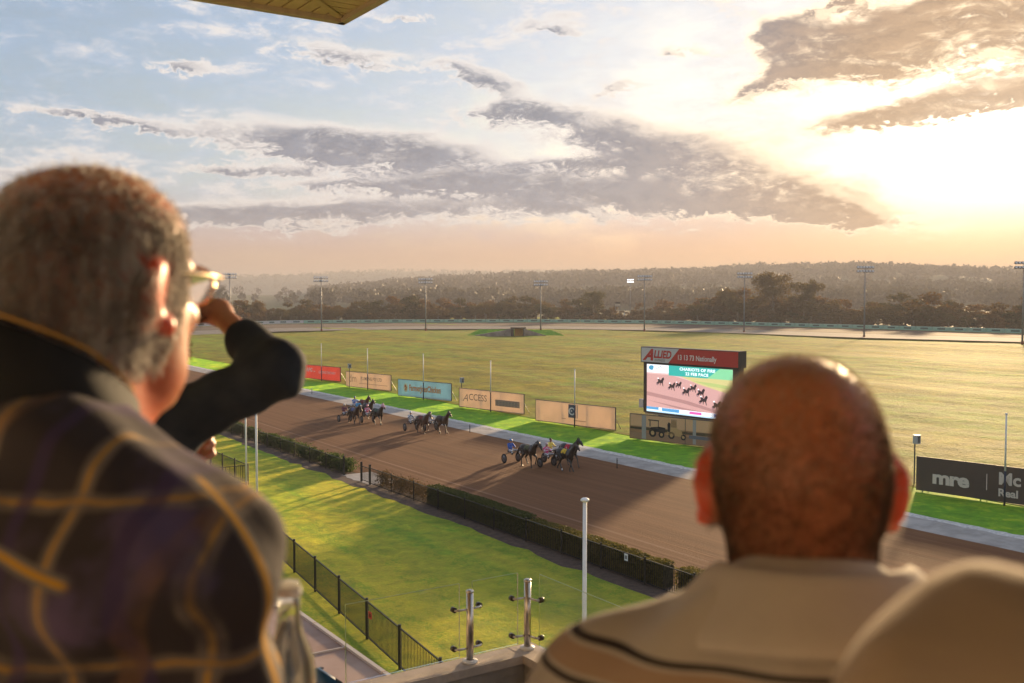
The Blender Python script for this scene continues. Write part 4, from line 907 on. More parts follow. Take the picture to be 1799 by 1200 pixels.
# ------------------------------------------------------------------ pacers, sulkies and drivers (local +x is the way they run)
def horse_mesh(name, gait, head_up):
    s = SDF((-1.45, -.5, -.05), (1.85, .5, 2.45), .026)
    s.ell((.38, 0, 1.22), (.40, .245, .34), .05); s.ell((-.05, 0, 1.20), (.52, .265, .31), .08); s.ell((-.58, 0, 1.27), (.40, .255, .30), .08); s.ell((.34, 0, 1.42), (.25, .12, .18), .08)
    s.ell((-.80, 0, 1.30), (.20, .20, .22), .06)
    px, pz = (1.08, 2.0) if head_up else (1.18, 1.86)
    s.cone((.55, 0, 1.32), (.80, 0, 1.62), .21, .155, .08); s.cone((.80, 0, 1.62), (px, 0, pz-.06), .155, .10, .06)
    mz = (px+.42, 0, pz-.34) if head_up else (px+.40, 0, pz-.42)
    s.cone((px, 0, pz-.05), (px+.16, 0, pz-.16), .105, .098, .03); s.cone((px+.16, 0, pz-.16), mz, .092, .056, .03); s.ell((px+.14, 0, pz-.20), (.12, .065, .11), .03); s.ell((mz[0]+.01, 0, mz[2]-.005), (.06, .052, .055), .02)
    for y in (-1, 1):
        s.cone((px-.03, y*.055, pz+.03), (px-.015, y*.075, pz+.17), .035, .010, .015); s.ell((px+.13, y*.085, pz-.10), (.028, .016, .022), .006)
    def front(y, knee, fet, hoof):
        s.cone((.47, y*.13, 1.18), (.44, y*.16, .92), .155, .105, .06); s.chain([((.44, y*.16, .92), .10), ((knee[0], y*.16, knee[1]), .054)], .03); s.ell((knee[0], y*.16, knee[1]), (.056, .05, .065), .02)
        s.chain([((knee[0], y*.16, knee[1]), .046), ((fet[0], y*.155, fet[1]), .036), ((hoof[0], y*.155, hoof[1]), .046)], .015); s.ell((fet[0], y*.155, fet[1]), (.044, .042, .046), .015); s.cone((hoof[0], y*.155, hoof[1]), (hoof[0]+.035, y*.155, hoof[1]-.03), .05, .056, .01)
    def hind(y, stf, hock, fet, hoof):
        s.cone((-.62, y*.13, 1.22), (stf[0], y*.16, stf[1]), .215, .13, .07); s.chain([((stf[0], y*.16, stf[1]), .125), ((hock[0], y*.16, hock[1]), .06)], .03); s.ell((hock[0]-.015, y*.16, hock[1]+.02), (.062, .048, .075), .02)
        s.chain([((hock[0], y*.16, hock[1]), .05), ((fet[0], y*.155, fet[1]), .038), ((hoof[0], y*.155, hoof[1]), .046)], .015); s.ell((fet[0], y*.155, fet[1]), (.045, .042, .046), .015); s.cone((hoof[0], y*.155, hoof[1]), (hoof[0]+.035, y*.155, hoof[1]-.03), .05, .056, .01)
    if gait == 0:      # pacing: right pair reaching, left pair trailing
        front(-1, (.72, .72), (.92, .36), (1.02, .22)); hind(-1, (-.34, .92), (-.50, .55), (-.28, .16), (-.22, .05)); front(1, (.36, .56), (.22, .20), (.22, .05)); hind(1, (-.56, .88), (-.98, .58), (-1.12, .24), (-1.20, .12))
    elif gait == 1:    # left pair reaching, right foreleg folded
        front(1, (.66, .62), (.80, .20), (.86, .05)); hind(1, (-.36, .90), (-.58, .52), (-.40, .15), (-.34, .05)); front(-1, (.62, .66), (.42, .42), (.32, .34)); hind(-1, (-.54, .88), (-.92, .56), (-1.00, .20), (-1.06, .07))
    else:              # gathered
        front(-1, (.52, .56), (.52, .18), (.54, .05)); hind(-1, (-.42, .90), (-.72, .52), (-.66, .15), (-.62, .05)); front(1, (.74, .76), (.66, .44), (.60, .34)); hind(1, (-.36, .92), (-.62, .62), (-.44, .32), (-.40, .22))
    return s.mesh(name), (px, pz, mz)
HM = [horse_mesh('body', g_, u_) for g_, u_ in ((0, True), (1, True), (2, False), (1, False))]
def coat(name, c): return mat(name, c, .38, var=.35, vscale=3.0, spec=.6)
COATS = {'bay': coat('bay_coat', (.075, .030, .015)), 'dark': coat('dark_coat', (.030, .018, .013)), 'brown': coat('brown_coat', (.052, .024, .014)), 'black': coat('black_coat', (.018, .015, .014)), 'chestnut': coat('chestnut_coat', (.10, .038, .016))}
M_hair = cm('horse_hair', (.008, .007, .006), .6); M_leather = cm('harness_leather', (.012, .011, .010), .4)
def tail_mesh():
    s = SDF((-1.9, -.2, .3), (-.8, .2, 1.5), .024); s.chain([((-.93, 0, 1.38), .05), ((-1.08, 0, 1.30), .065), ((-1.30, 0, 1.02), .085), ((-1.48, 0, .74), .06), ((-1.60, 0, .58), .022)], .03); return s.mesh('tail')
TAIL = tail_mesh()
def mane_mesh(px, pz):
    m = MB(); r = random.Random(3)
    for i in range(15):
        k = i/14; x = .62+(px-.06-.62)*k; z = 1.60+(pz+.05-1.60)*k; a = r.uniform(-.03, .03); m.add([(x-.05, -.02, z-.04), (x+.05, -.02, z+.0), (x-.05+a, -.16-r.uniform(0, .05), z-.20), (x-.10, .02, z+.05+r.uniform(0, .05)), (x+.02, .0, z+.09+r.uniform(0, .04))], [(0, 1, 2), (0, 1, 4, 3)])
    m.add([(px+.02, -.03, pz+.08), (px+.02, .03, pz+.08), (px+.17, .02, pz-.06), (px+.17, -.02, pz-.06)], [(0, 1, 2, 3)]); return m.mesh('mane')
def cloth_mesh():
    V = []; F = []; n = 13
    for i in range(6):
        x = -.24+.50*i/5
        for j in range(n): a = R(-78+156*j/(n-1)); V.append((x, math.sin(a)*.285, 1.20+math.cos(a)*.345))
    for i in range(5):
        for j in range(n-1): a = i*n+j; F.append((a, a+1, a+n+1, a+n))
    return np_mesh('saddlecloth', V, np.array(F))
CLOTH = cloth_mesh(); MANES = [mane_mesh(h[1][0], h[1][1]) for h in HM]
def harness_mesh(px, pz, mz):
    m = MB()
    def loop(cx, rx_, ry, cz, tilt=0.0): m.tube([(cx+tilt*math.cos(R(a)), ry*math.sin(R(a)), cz+rx_*math.cos(R(a))) for a in range(0, 361, 24)], .016, 4, False)
    loop(.10, .345, .275, 1.20); loop(.62, .30, .19, 1.38, -.12); loop(px+.20, .105, .098, pz-.17, .03); loop(px+.33, .082, .076, pz-.27, .02)
    for y in (-1, 1):
        m.tube([(px+.33, y*.075, pz-.27), (px+.05, y*.10, pz-.06)], .013, 4); m.tube([(.10, y*.27, 1.28), (-.60, y*.27, 1.22), (-.98, y*.16, 1.12)], .014, 4); m.tube([(px+.34, y*.08, pz-.30), (.60, y*.19, 1.56), (-.2, y*.25, 1.50), (-.95, y*.20, 1.40), (-1.78, y*.10, 1.14)], .009, 4)
    return m.mesh('harness')
HARN = [harness_mesh(*h[1]) for h in HM]
def hood_mesh(px, pz, mz):
    s = SDF((.7, -.25, 1.3), (1.85, .25, 2.45), .024); s.cone((px-.10, 0, pz-.14), (px, 0, pz-.05), .135, .122, .03); s.cone((px, 0, pz-.05), (px+.16, 0, pz-.16), .122, .112, .03); s.cone((px+.16, 0, pz-.16), (px+.30, 0, pz-.28), .104, .082, .02)
    for y in (-1, 1): s.cone((px-.03, y*.055, pz+.03), (px-.015, y*.078, pz+.18), .042, .018, .015); s.ell((px+.16, y*.11, pz-.11), (.05, .03, .05), .01)
    return s.mesh('hood')
def sulky_parts(e, seatc):
    fr = cm('sulky_frame', (.03, .03, .034), .35); 
    for y in (-1, 1):
        w = MB().lathe([(.30, -.018), (.345, -.016), (.352, 0), (.345, .016), (.30, .018)], n=22).build('wheel', cm('tyre', (.02, .02, .02), .7), e, True); w.location = (0, y*.60, .352); w.rotation_euler = (R(90), 0, 0)
        MB().lathe([(.06, -.03), (.302, -.012), (.302, .012), (.06, .03)], n=22).build('wheel_disc', cm('wheel_disc', (.10, .10, .11), .3, spec=.6), w, True)
        MB().tube([(0, y*.68, .352), (0, y*.52, .352), (.0, y*.50, .62), (.02, y*.30, .70), (.02, 0, .71)], .018, 6).build('axle_arm', fr, e, True)
        MB().tube([(-.16, y*.30, .70), (.25, y*.40, .80), (.75, y*.43, .95), (1.3, y*.40, 1.10), (2.05, y*.34, 1.22), (2.35, y*.33, 1.26)], .020, 6).build('shaft', fr, e, True)
        MB().tube([(.62, y*.42, .90), (.66, y*.46, .72), (.80, y*.40, .70)], .014, 5).build('foot_rest', fr, e, True)
    MB().tube([(.62, -.42, .92), (.62, .42, .92)], .016, 6).build('cross_bar', fr, e, True)
    sm = SDF((-.4, -.3, .6), (.3, .3, 1.0), .02); sm.ell((-.05, 0, .77), (.20, .20, .045), .02); sm.ell((-.22, 0, .82), (.05, .19, .10), .03); link('seat', sm.mesh('seat'), seatc, e, True)
def person_sdf(kind):
    """a driver sitting low with legs stretched to the foot rests and arms on the reins"""
    s = SDF((-.5, -.55, .5), (1.0, .55, 1.85), .018)
    j = dict(pel=(-.05, 0, .90), chest=(-.12, 0, 1.20), neck=(-.08, 0, 1.42), head=(-.03, 0, 1.56))
    def torso(g=0): s.cone(j['pel'], (-.10, 0, 1.08), .15+g, .145+g, .05); s.ell((-.11, 0, 1.24), (.115+g, .185+g, .17+g), .06); s.cone((-.10, -.15, 1.33), (-.10, .15, 1.33), .075+g, .075+g, .05)
    def arms(g=0, to=1.0):
        for y in (-1, 1): s.chain([((-.10, y*.19, 1.33), .062+g), ((.10, y*.27, 1.13), .050+g), ((.10+.27*to, y*(.27-.15*to), 1.13+.02*to), .040+g)], .02)
    def legs(g=0, to=1.0):
        for y in (-1, 1): s.chain([((-.02, y*.09, .88), .095+g), ((.38, y*.24, .98), .068+g), ((.38+.34*to, y*(.24+.14*to), .98-.23*to), .045+g)], .03)
    if kind == 'body':
        torso(-.012); arms(-.008); legs(-.010); s.cone((-.09, 0, 1.38), (-.05, 0, 1.50), .055, .05, .03); s.ell((-.03, 0, 1.58), (.098, .076, .115), .02); s.ell((.03, 0, 1.53), (.055, .055, .07), .02); s.cone((.065, 0, 1.57), (.078, 0, 1.545), .012, .015, .01)
        for y in (-1, 1):
            s.ell((-.03, y*.078, 1.56), (.022, .010, .032), .006); s.ell((.40, y*.115, 1.15), (.045, .025, .038), .02)
            for k in range(4): s.cone((.43, y*(.135-.012*k), 1.175-.018*k), (.455, y*(.105-.008*k), 1.165-.018*k), .011, .010, .004)
            s.cone((.40, y*.10, 1.175), (.44, y*.085, 1.19), .012, .010, .004)
    elif kind == 'silks': torso(.008); arms(.010, .88); s.cut(lambda x, y, z: .90-z-.2*x)
    elif kind == 'pants':
        s.cone(j['pel'], (-.09, 0, 1.0), .155, .14, .05); legs(.008, .92); s.cut(lambda x, y, z: z-1.00+0*x)
    elif kind[:4] == 'boot':
        for y in ((-1,) if kind == 'boot_a' else (1,)): s.chain([((.62, y*.34, .82), .055), ((.72, y*.38, .75), .052), ((.82, y*.385, .80), .042)], .02)
    elif kind == 'helmet':
        s.ell((-.045, 0, 1.625), (.125, .102, .105), .02); s.ell((.07, 0, 1.615), (.07, .075, .016), .02); s.cut(lambda x, y, z: 1.585-z-.15*x)
    elif kind == 'goggles': s.ell((.055, 0, 1.575), (.035, .07, .026), .01)
    return s.mesh(kind)
PM = {k: person_sdf(k) for k in ('body', 'silks', 'pants', 'boot_a', 'boot_b', 'helmet', 'goggles')}
M_skin = mat('skin', (.45, .22, .14), .5, sub=.1)
def silk(c, c2=None):
    m = bpy.data.materials.new('silk'); m.use_nodes = True; nt = m.node_tree; b = nt.nodes['Principled BSDF']; b.inputs['Roughness'].default_value = .5
    if c2 is None: b.inputs['Base Color'].default_value = (*c, 1)
    else:
        tc = nt.nodes.new('ShaderNodeTexCoord'); sp = nt.nodes.new('ShaderNodeSeparateXYZ'); nt.links.new(tc.outputs['Object'], sp.inputs[0]); x, y, z = (S(nt, sp.outputs[i]) for i in range(3))
        f = ((z*5.0+y.f('ABSOLUTE')*3.0).f('FRACT')-.5).ss(-.02, .02); nt.links.new(mixc(nt, f, c, c2), b.inputs['Base Color'])
    return m
RUN = math.atan2(-U.y, -U.x)
def rig(pos, hm, coat_n, cloth_c, num, silk_c, silk2, helm, lab_h, lab_s, lab_d, hood=None, white_sock=False, cloth_num=(.02, .02, .02)):
    me, (px, pz, mz) = HM[hm]
    h = empty('harness_horse', pos, RUN, lab_h, 'horse', 'harness racehorses')
    link('body', me, None, h, True); own_mat(h.children[0], COATS[coat_n]); link('tail', TAIL, M_hair, h, True); link('mane', MANES[hm], M_hair, h); link('harness', HARN[hm], M_leather, h)
    c = link('saddlecloth', CLOTH, None, h, True); own_mat(c, cm('cloth%.2f%.2f%.2f' % cloth_c, cloth_c, .7))
    if num:
        for y in (-1, 1):
            t = link('number', text_mesh(num, .30, .012, 0, 1, 'CENTER'), cm('num%.2f' % cloth_num[0], cloth_num, .6), c); t.location = (.02, y*.292, 1.18); t.rotation_euler = (R(90), 0, 0 if y < 0 else R(180))
    if hood: link('hood', hood_mesh(px, pz, mz), cm('hood%.2f' % hood[0], hood, .6), h, True)
    if white_sock:
        for (x, y, z) in (((-.22, -.155, .09),) if hm == 0 else ((-.34, .155, .09),)): MB().tube([(x-.03, y, z+.10), (x, y, z)], [.045, .052], 8).build('white_sock', M_white, h)
    d = Vector((math.cos(RUN), math.sin(RUN), 0)); sp = pos-d*2.25
    e = empty('sulky', sp, RUN, lab_s, 'sulky', 'two-wheeled sulkies'); sulky_parts(e, M_leather)
    q = empty('person', sp, RUN, lab_d, 'person', 'sulky drivers')
    link('body', PM['body'], M_skin, q, True); k = link('silks', PM['silks'], None, q, True); own_mat(k, silk(silk_c, silk2)); k = link('trousers', PM['pants'], None, q, True); own_mat(k, cm('white_trousers', (.62, .62, .66), .7)); [link('boot', PM[b_], M_black, q, True) for b_ in ('boot_a', 'boot_b')]; k = link('helmet', PM['helmet'], None, q, True); own_mat(k, cm('helm%.2f%.2f' % helm[:2], helm, .3)); link('goggles', PM['goggles'], M_leather, q, True)
A2 = G(989, 827)
rig(G(929, 820.5), 2, 'dark', (.10, .11, .05), '1', (.02, .10, .42), None, (.05, .22, .50), 'dark horse pulling the blue driver in the leading group, half a length behind', 'sulky carrying the blue driver of the leading group', 'driver in royal blue silks at the back of the leading group')
rig(A2-U*.35, 0, 'black', (.78, .50, .03), '4', (.75, .06, .22), (.62, .50, .55), (.60, .45, .50), 'black leading horse with a yellow saddlecloth numbered 4', 'sulky behind the horse with the yellow saddlecloth', 'driver in pink and white silks behind the yellow saddlecloth', white_sock=True)
rig(A2+Nn*1.5+U*1.25, 1, 'dark', (.60, .02, .05), '2', (.78, .60, .10), None, (.10, .03, .03), 'dark leading horse with a red saddlecloth on the far side of the leading pair', 'sulky behind the horse with the red saddlecloth', 'driver in yellow silks and dark cap on the far side of the leading group', cloth_num=(.7, .7, .7))
rig(G(743, 761.5), 2, 'bay', (.22, .03, .03), '5', (.68, .70, .72), (.10, .12, .16), (.70, .70, .70), 'reddish bay horse at the rear of the middle pair', 'sulky carrying the white driver of the middle pair', 'driver in white silks at the rear of the middle pair')
rig(G(778, 762), 0, 'brown', (.03, .03, .035), '', (.66, .66, .70), (.03, .03, .05), (.10, .10, .12), 'brown horse striding at the front of the middle pair', 'sulky behind the front horse of the middle pair', 'driver in black and white silks ahead in the middle pair')
rig(G(623, 745.5), 3, 'brown', (.12, .14, .32), '7', (.20, .03, .05), (.10, .03, .05), (.55, .52, .50), 'brown horse with a navy saddlecloth, nearest rail of the last group', 'sulky of the maroon driver in the last group', 'driver in dark maroon silks, last of all')
rig(G(664, 747), 0, 'black', (.03, .10, .08), '9', (.72, .05, .14), (.60, .55, .60), (.70, .20, .30), 'black horse with a pink hood in the last group', 'sulky behind the pink-hooded horse', 'driver in red and white silks behind the pink-hooded horse', hood=(.72, .36, .42))
rig(G(647, 737), 1, 'dark', (.05, .05, .06), '', (.04, .30, .55), None, (.25, .40, .55), 'dark horse in the middle of the last group beside the turquoise driver', 'sulky of the turquoise driver in the last group', 'driver in turquoise silks in the middle of the last group')
rig(G(640, 729.5), 1, 'chestnut', (.20, .02, .03), '', (.03, .12, .48), (.45, .52, .62), (.04, .12, .30), 'chestnut-brown horse holding its head highest, far side of the last group', 'sulky of the blue driver on the far side of the last group', 'driver in blue and white silks on the far side of the last group')

# ------------------------------------------------------------------ the spectators around us
def redden(m, F):            # ears and nape are redder by nature; backlight glowing through ears is painted in too
    nt = m.node_tree; b = nt.nodes['Principled BSDF']; old = b.inputs['Base Color'].links[0].from_socket; tc = nt.nodes.new('ShaderNodeTexCoord'); mp = nt.nodes.new('ShaderNodeMapping'); mp.vector_type = 'TEXTURE'
    mp.inputs['Location'].default_value = F.H.translation; mp.inputs['Rotation'].default_value = F.H.to_euler(); nt.links.new(tc.outputs['Object'], mp.inputs[0]); sp = nt.nodes.new('ShaderNodeSeparateXYZ'); nt.links.new(mp.outputs[0], sp.inputs[0])
    x, y, z = (S(nt, sp.outputs[i]) for i in range(3)); f = (x.f('ABSOLUTE').ss(.072, .080)*z.ss(-.055, -.03)*z.ss(.055, .035)).mx(z.ss(-.055, -.085)*y.ss(.08, .02)*.55)
    nt.links.new(mixc(nt, f*.9, old, (.60, .085, .040)), b.inputs['Base Color'])
def skin_mat(name, c, c2, freck=0.5, sss=.35):
    m = bpy.data.materials.new(name); m.use_nodes = True; nt = m.node_tree; b = nt.nodes['Principled BSDF']; tc = nt.nodes.new('ShaderNodeTexCoord'); v = tc.outputs['Object']
    n = noise(nt, v, 22, 5, .6); n2 = noise(nt, v, 90, 3, .6)
    nt.links.new(mixc(nt, (n*.7+n2*.4).ss(.40, .72)*freck, c, c2), b.inputs['Base Color'])
    b.inputs['Roughness'].default_value = .42; b.inputs['Specular IOR Level'].default_value = .45; b.inputs['Subsurface Weight'].default_value = sss; b.inputs['Subsurface Radius'].default_value = (1, .28, .12); b.inputs['Subsurface Scale'].default_value = .016
    bn = nt.nodes.new('ShaderNodeBump'); bn.inputs['Strength'].default_value = .25; bn.inputs['Distance'].default_value = .002; nt.links.new((n2+noise(nt, v, 260, 2)*.4).k, bn.inputs['Height']); nt.links.new(bn.outputs[0], b.inputs['Normal']); return m
def cloth_mat(name, build, rough=.85, sheen=.05):
    m = bpy.data.materials.new(name); m.use_nodes = True; nt = m.node_tree; b = nt.nodes['Principled BSDF']; tc = nt.nodes.new('ShaderNodeTexCoord'); sp = nt.nodes.new('ShaderNodeSeparateXYZ'); nt.links.new(tc.outputs['Object'], sp.inputs[0])
    nt.links.new(build(nt, *(S(nt, sp.outputs[i]) for i in range(3)), tc.outputs['Object']), b.inputs['Base Color']); b.inputs['Roughness'].default_value = rough; b.inputs['Specular IOR Level'].default_value = .2; b.inputs['Sheen Weight'].default_value = sheen; b.inputs['Sheen Roughness'].default_value = .4
    bn = nt.nodes.new('ShaderNodeBump'); bn.inputs['Strength'].default_value = .3; bn.inputs['Distance'].default_value = .003; nt.links.new((noise(nt, tc.outputs['Object'], 40, 4)+noise(nt, tc.outputs['Object'], 400, 2)*.4).k, bn.inputs['Height']); nt.links.new(bn.outputs[0], b.inputs['Normal']); return m
class Fig:
    """local frame: origin on the floor, facing +y; hz = ear height; head turned by hyaw about z (clockwise positive) and tipped by pitch"""
    def __init__(s, hz, hyaw=0, pitch=0, neck=.19, hx=0.0, hy=.03, sh=.19, sway=0.0):
        s.hz = hz; s.H = Matrix.Translation((hx, hy, hz)) @ Matrix.Rotation(-R(hyaw), 4, 'Z') @ Matrix.Rotation(R(pitch), 4, 'X'); s.shz = hz-neck; s.sh = sh; s.hx, s.hy = hx, hy
    def hp(s, p): return tuple(s.H @ Vector(p))
    def hell(s, f, c, r, k=.02, rot=(0, 0, 0), op='u'): f.ell(s.hp(c), r, k, (s.H.to_3x3() @ Euler(rot).to_matrix()).to_euler(), op)
    def head(s, f, g=0.0, ear=1.0, ears=True, face=True, earout=28):
        h = s.hell
        h(f, (0, -.018, .030), (.076+g, .099+g, .087+g), .02); h(f, (0, -.045, .000), (.068+g, .066+g, .066+g), .03); h(f, (0, .02, .045), (.069+g, .075+g, .066+g), .03)
        if face:
            h(f, (0, .045, -.035), (.060+g, .052+g, .075+g), .03); h(f, (0, .055, -.080), (.045+g, .042+g, .036+g), .03); h(f, (0, .082, -.104), (.022, .018, .016), .02)
            f.cone(s.hp((0, .098, .010)), s.hp((0, .120, -.026)), .009, .014, .012); h(f, (0, .088, .026), (.048, .016, .012), .015)
            for x in (-1, 1): h(f, (x*.032, .083, -.022), (.022, .016, .018), .015); h(f, (x*.031, .094, .010), (.014, .010, .010), .006, op='s'); h(f, (x*.031, .087, .010), (.012, .011, .011), .003); h(f, (x*.012, .112, -.030), (.009, .010, .008), .006)
            h(f, (0, .098, -.060), (.024, .010, .006), .006); h(f, (0, .096, -.070), (.022, .010, .007), .006)
        if ears:
            for x in (-1, 1):
                ro = (R(-8), R(x*-10), R(x*(90-earout)*-1+ (x*0)))
                c = (x*(.081-.0006*(earout-24)), -.016, -.002)
                h(f, c, (.0105*1.0, .024*ear, .035*ear), .010, (R(-10), R(x*10), R(x*earout)))
                h(f, (x*(.094-.0008*(earout-24)), -.004, .004), (.006, .012*ear, .019*ear), .006, (R(-10), R(x*10), R(x*earout)), 's'); h(f, (x*.080, .002, -.030), (.009, .011, .012), .008)
    def neckp(s, f, g=0.0, r=.062):
        f.cone(s.hp((0, -.030, -.050)), (s.hx*.4, -.015, s.shz+.055), r+g, r+.006+g, .03); f.cone(s.hp((0, .025, -.085)), (0, .02, s.shz+.03), .045+g, .05+g, .03)
    def torso(s, f, g=0.0, w=1.0):
        z = s.shz; f.ell((0, .0, z-.16), (.165*w+g, .115*w+g, .20+g), .06); f.ell((0, .01, z-.42), (.160*w+g, .115*w+g, .20+g), .08); f.ell((0, 0, z-.58), (.170*w+g, .120*w+g, .14+g), .06)
        for x in (-1, 1): f.cone((x*.045, -.02, z+.045), (x*s.sh*.92, -.01, z-.01), .050+g, .060+g, .05); f.ell((x*.085, -.055, z-.12), (.085+g, .055+g, .12+g), .05)
    def legs(s, f, g=0.0):
        z = s.shz-.58
        for x in (-1, 1): f.chain([((x*.09, 0, z), .095+g), ((x*.10, .01, z*.52), .062+g), ((x*.105, -.01, .09), .042+g)], .03)
    def feet(s, f, x, g=0.0): f.chain([((x*.105, -.03, .05), .045+g), ((x*.115, .09, .035), .042+g), ((x*.12, .17, .028), .030+g)], .02)
    def arm(s, f, x, elbow, wrist, g=0.0, r=1.0, stop=1.0):
        a = (x*s.sh, -.01, s.shz-.02); w = tuple(np.array(elbow)+(np.array(wrist)-np.array(elbow))*stop); f.chain([(a, .060*r+g), (elbow, .047*r+g), (w, (.047-.014*stop)*r+g)], .03); f.ell(a, (.062+g, .066+g, .068+g), .03)
    def hand(s, f, wrist, d, palm_n, curl=.5, k=1.0, spread=.0, thumb=1):
        """d: towards the fingers, palm_n: the side the fingers curl to"""
        d = Vector(d).normalized(); n = Vector(palm_n); n = (n-d*n.dot(d)).normalized(); sd = d.cross(n); w = Vector(wrist)
        f.cone(tuple(w), tuple(w+d*.03*k), .027*k, .024*k, .02)
        for i in range(4):
            o = (i-1.5)*.020*k; b = w+d*(.085-.004*abs(i-1.3))*k+sd*o; f.cone(tuple(w+d*.02*k+sd*o*.8), tuple(b), .016*k, .013*k, .012)
            L = (.040, .046, .043, .034)[i]*k; a = 0; p = b
            for q, l in enumerate((L, L*.7, L*.55)):
                a += curl*(.75 if q == 0 else .95); dd = (d*math.cos(a)+n*math.sin(a)+sd*(i-1.5)*spread).normalized(); p2 = p+dd*l; f.cone(tuple(p), tuple(p2), (.0098-.0009*q)*k, (.0092-.001*q)*k, .004); p = p2
        b = w+d*.022*k-sd*.022*k*thumb; p = b+(d*.6-sd*.75*thumb+n*.35).normalized()*.042*k; f.cone(tuple(b), tuple(p), .016*k, .012*k, .01); p2 = p+(d*.8-sd*.25*thumb+n*(.3+curl*.5)).normalized()*.034*k; f.cone(tuple(p), tuple(p2), .0115*k, .009*k, .004)
def strands(name, me, mask, n, length, width, m, parent, flow, seed=0, fuzz=.35):
    """short hairs rooted on the skin"""
    r = np.random.default_rng(seed); V = np.zeros(len(me.vertices)*3, np.float32); me.vertices.foreach_get('co', V); V = V.reshape(-1, 3); N = np.zeros_like(V).ravel(); me.vertices.foreach_get('normal', N); N = N.reshape(-1, 3)
    mk = np.asarray(mask(V), np.float64); i = r.choice(len(V), n, p=mk/mk.sum()); nn = N[i]; j = r.normal(0, .0045, (n, 3)); P = V[i]+j-nn*(j*nn).sum(1)[:, None]; fl = flow(P); t = nn*.55+fl*.75+r.normal(0, fuzz, (n, 3)); t -= nn*np.minimum(0, (t*nn).sum(1)-.15)[:, None]; t /= np.linalg.norm(t, axis=1)[:, None]; l = length*r.uniform(.5, 1.2, n)[:, None]
    sd = np.cross(t, r.normal(size=(n, 3))); sd /= np.linalg.norm(sd, axis=1)[:, None]; mid = P+t*l*.55+nn*l*.05; tip = P+t*l+fl*l*.25-nn*l*.08
    W = np.stack([P-sd*width, P+sd*width, mid+sd*width*.7, tip], 1).reshape(-1, 3); F = np.arange(n*4).reshape(n, 4); o = link(name, np_mesh(name, W, F), m, parent); tag(o, kind='stuff'); return o
SK1 = skin_mat('tanned_skin', (.52, .21, .115), (.34, .11, .06), .5); SK2 = skin_mat('ruddy_skin', (.46, .175, .090), (.36, .125, .065), .35); SK3 = skin_mat('arm_skin', (.52, .25, .15), (.40, .16, .09), .5)
def grey_hair(nm, a, b_):
    m = leaf_mat(nm, a, b_, .25, .45); nt = m.node_tree; tc = nt.nodes.new('ShaderNodeTexCoord'); mp = nt.nodes.new('ShaderNodeMapping'); mp.inputs['Scale'].default_value = (75, 75, 16); nt.links.new(tc.outputs['Object'], mp.inputs[0])
    n = noise(nt, mp.outputs[0], 1.0, 3, .6); b = nt.nodes['Principled BSDF']; old = b.inputs['Base Color'].links[0].from_socket
    c = mixc(nt, n.ss(.38, .62)*.75, old, tuple(k*.42 for k in a)); nt.links.new(c, b.inputs['Base Color']); return m
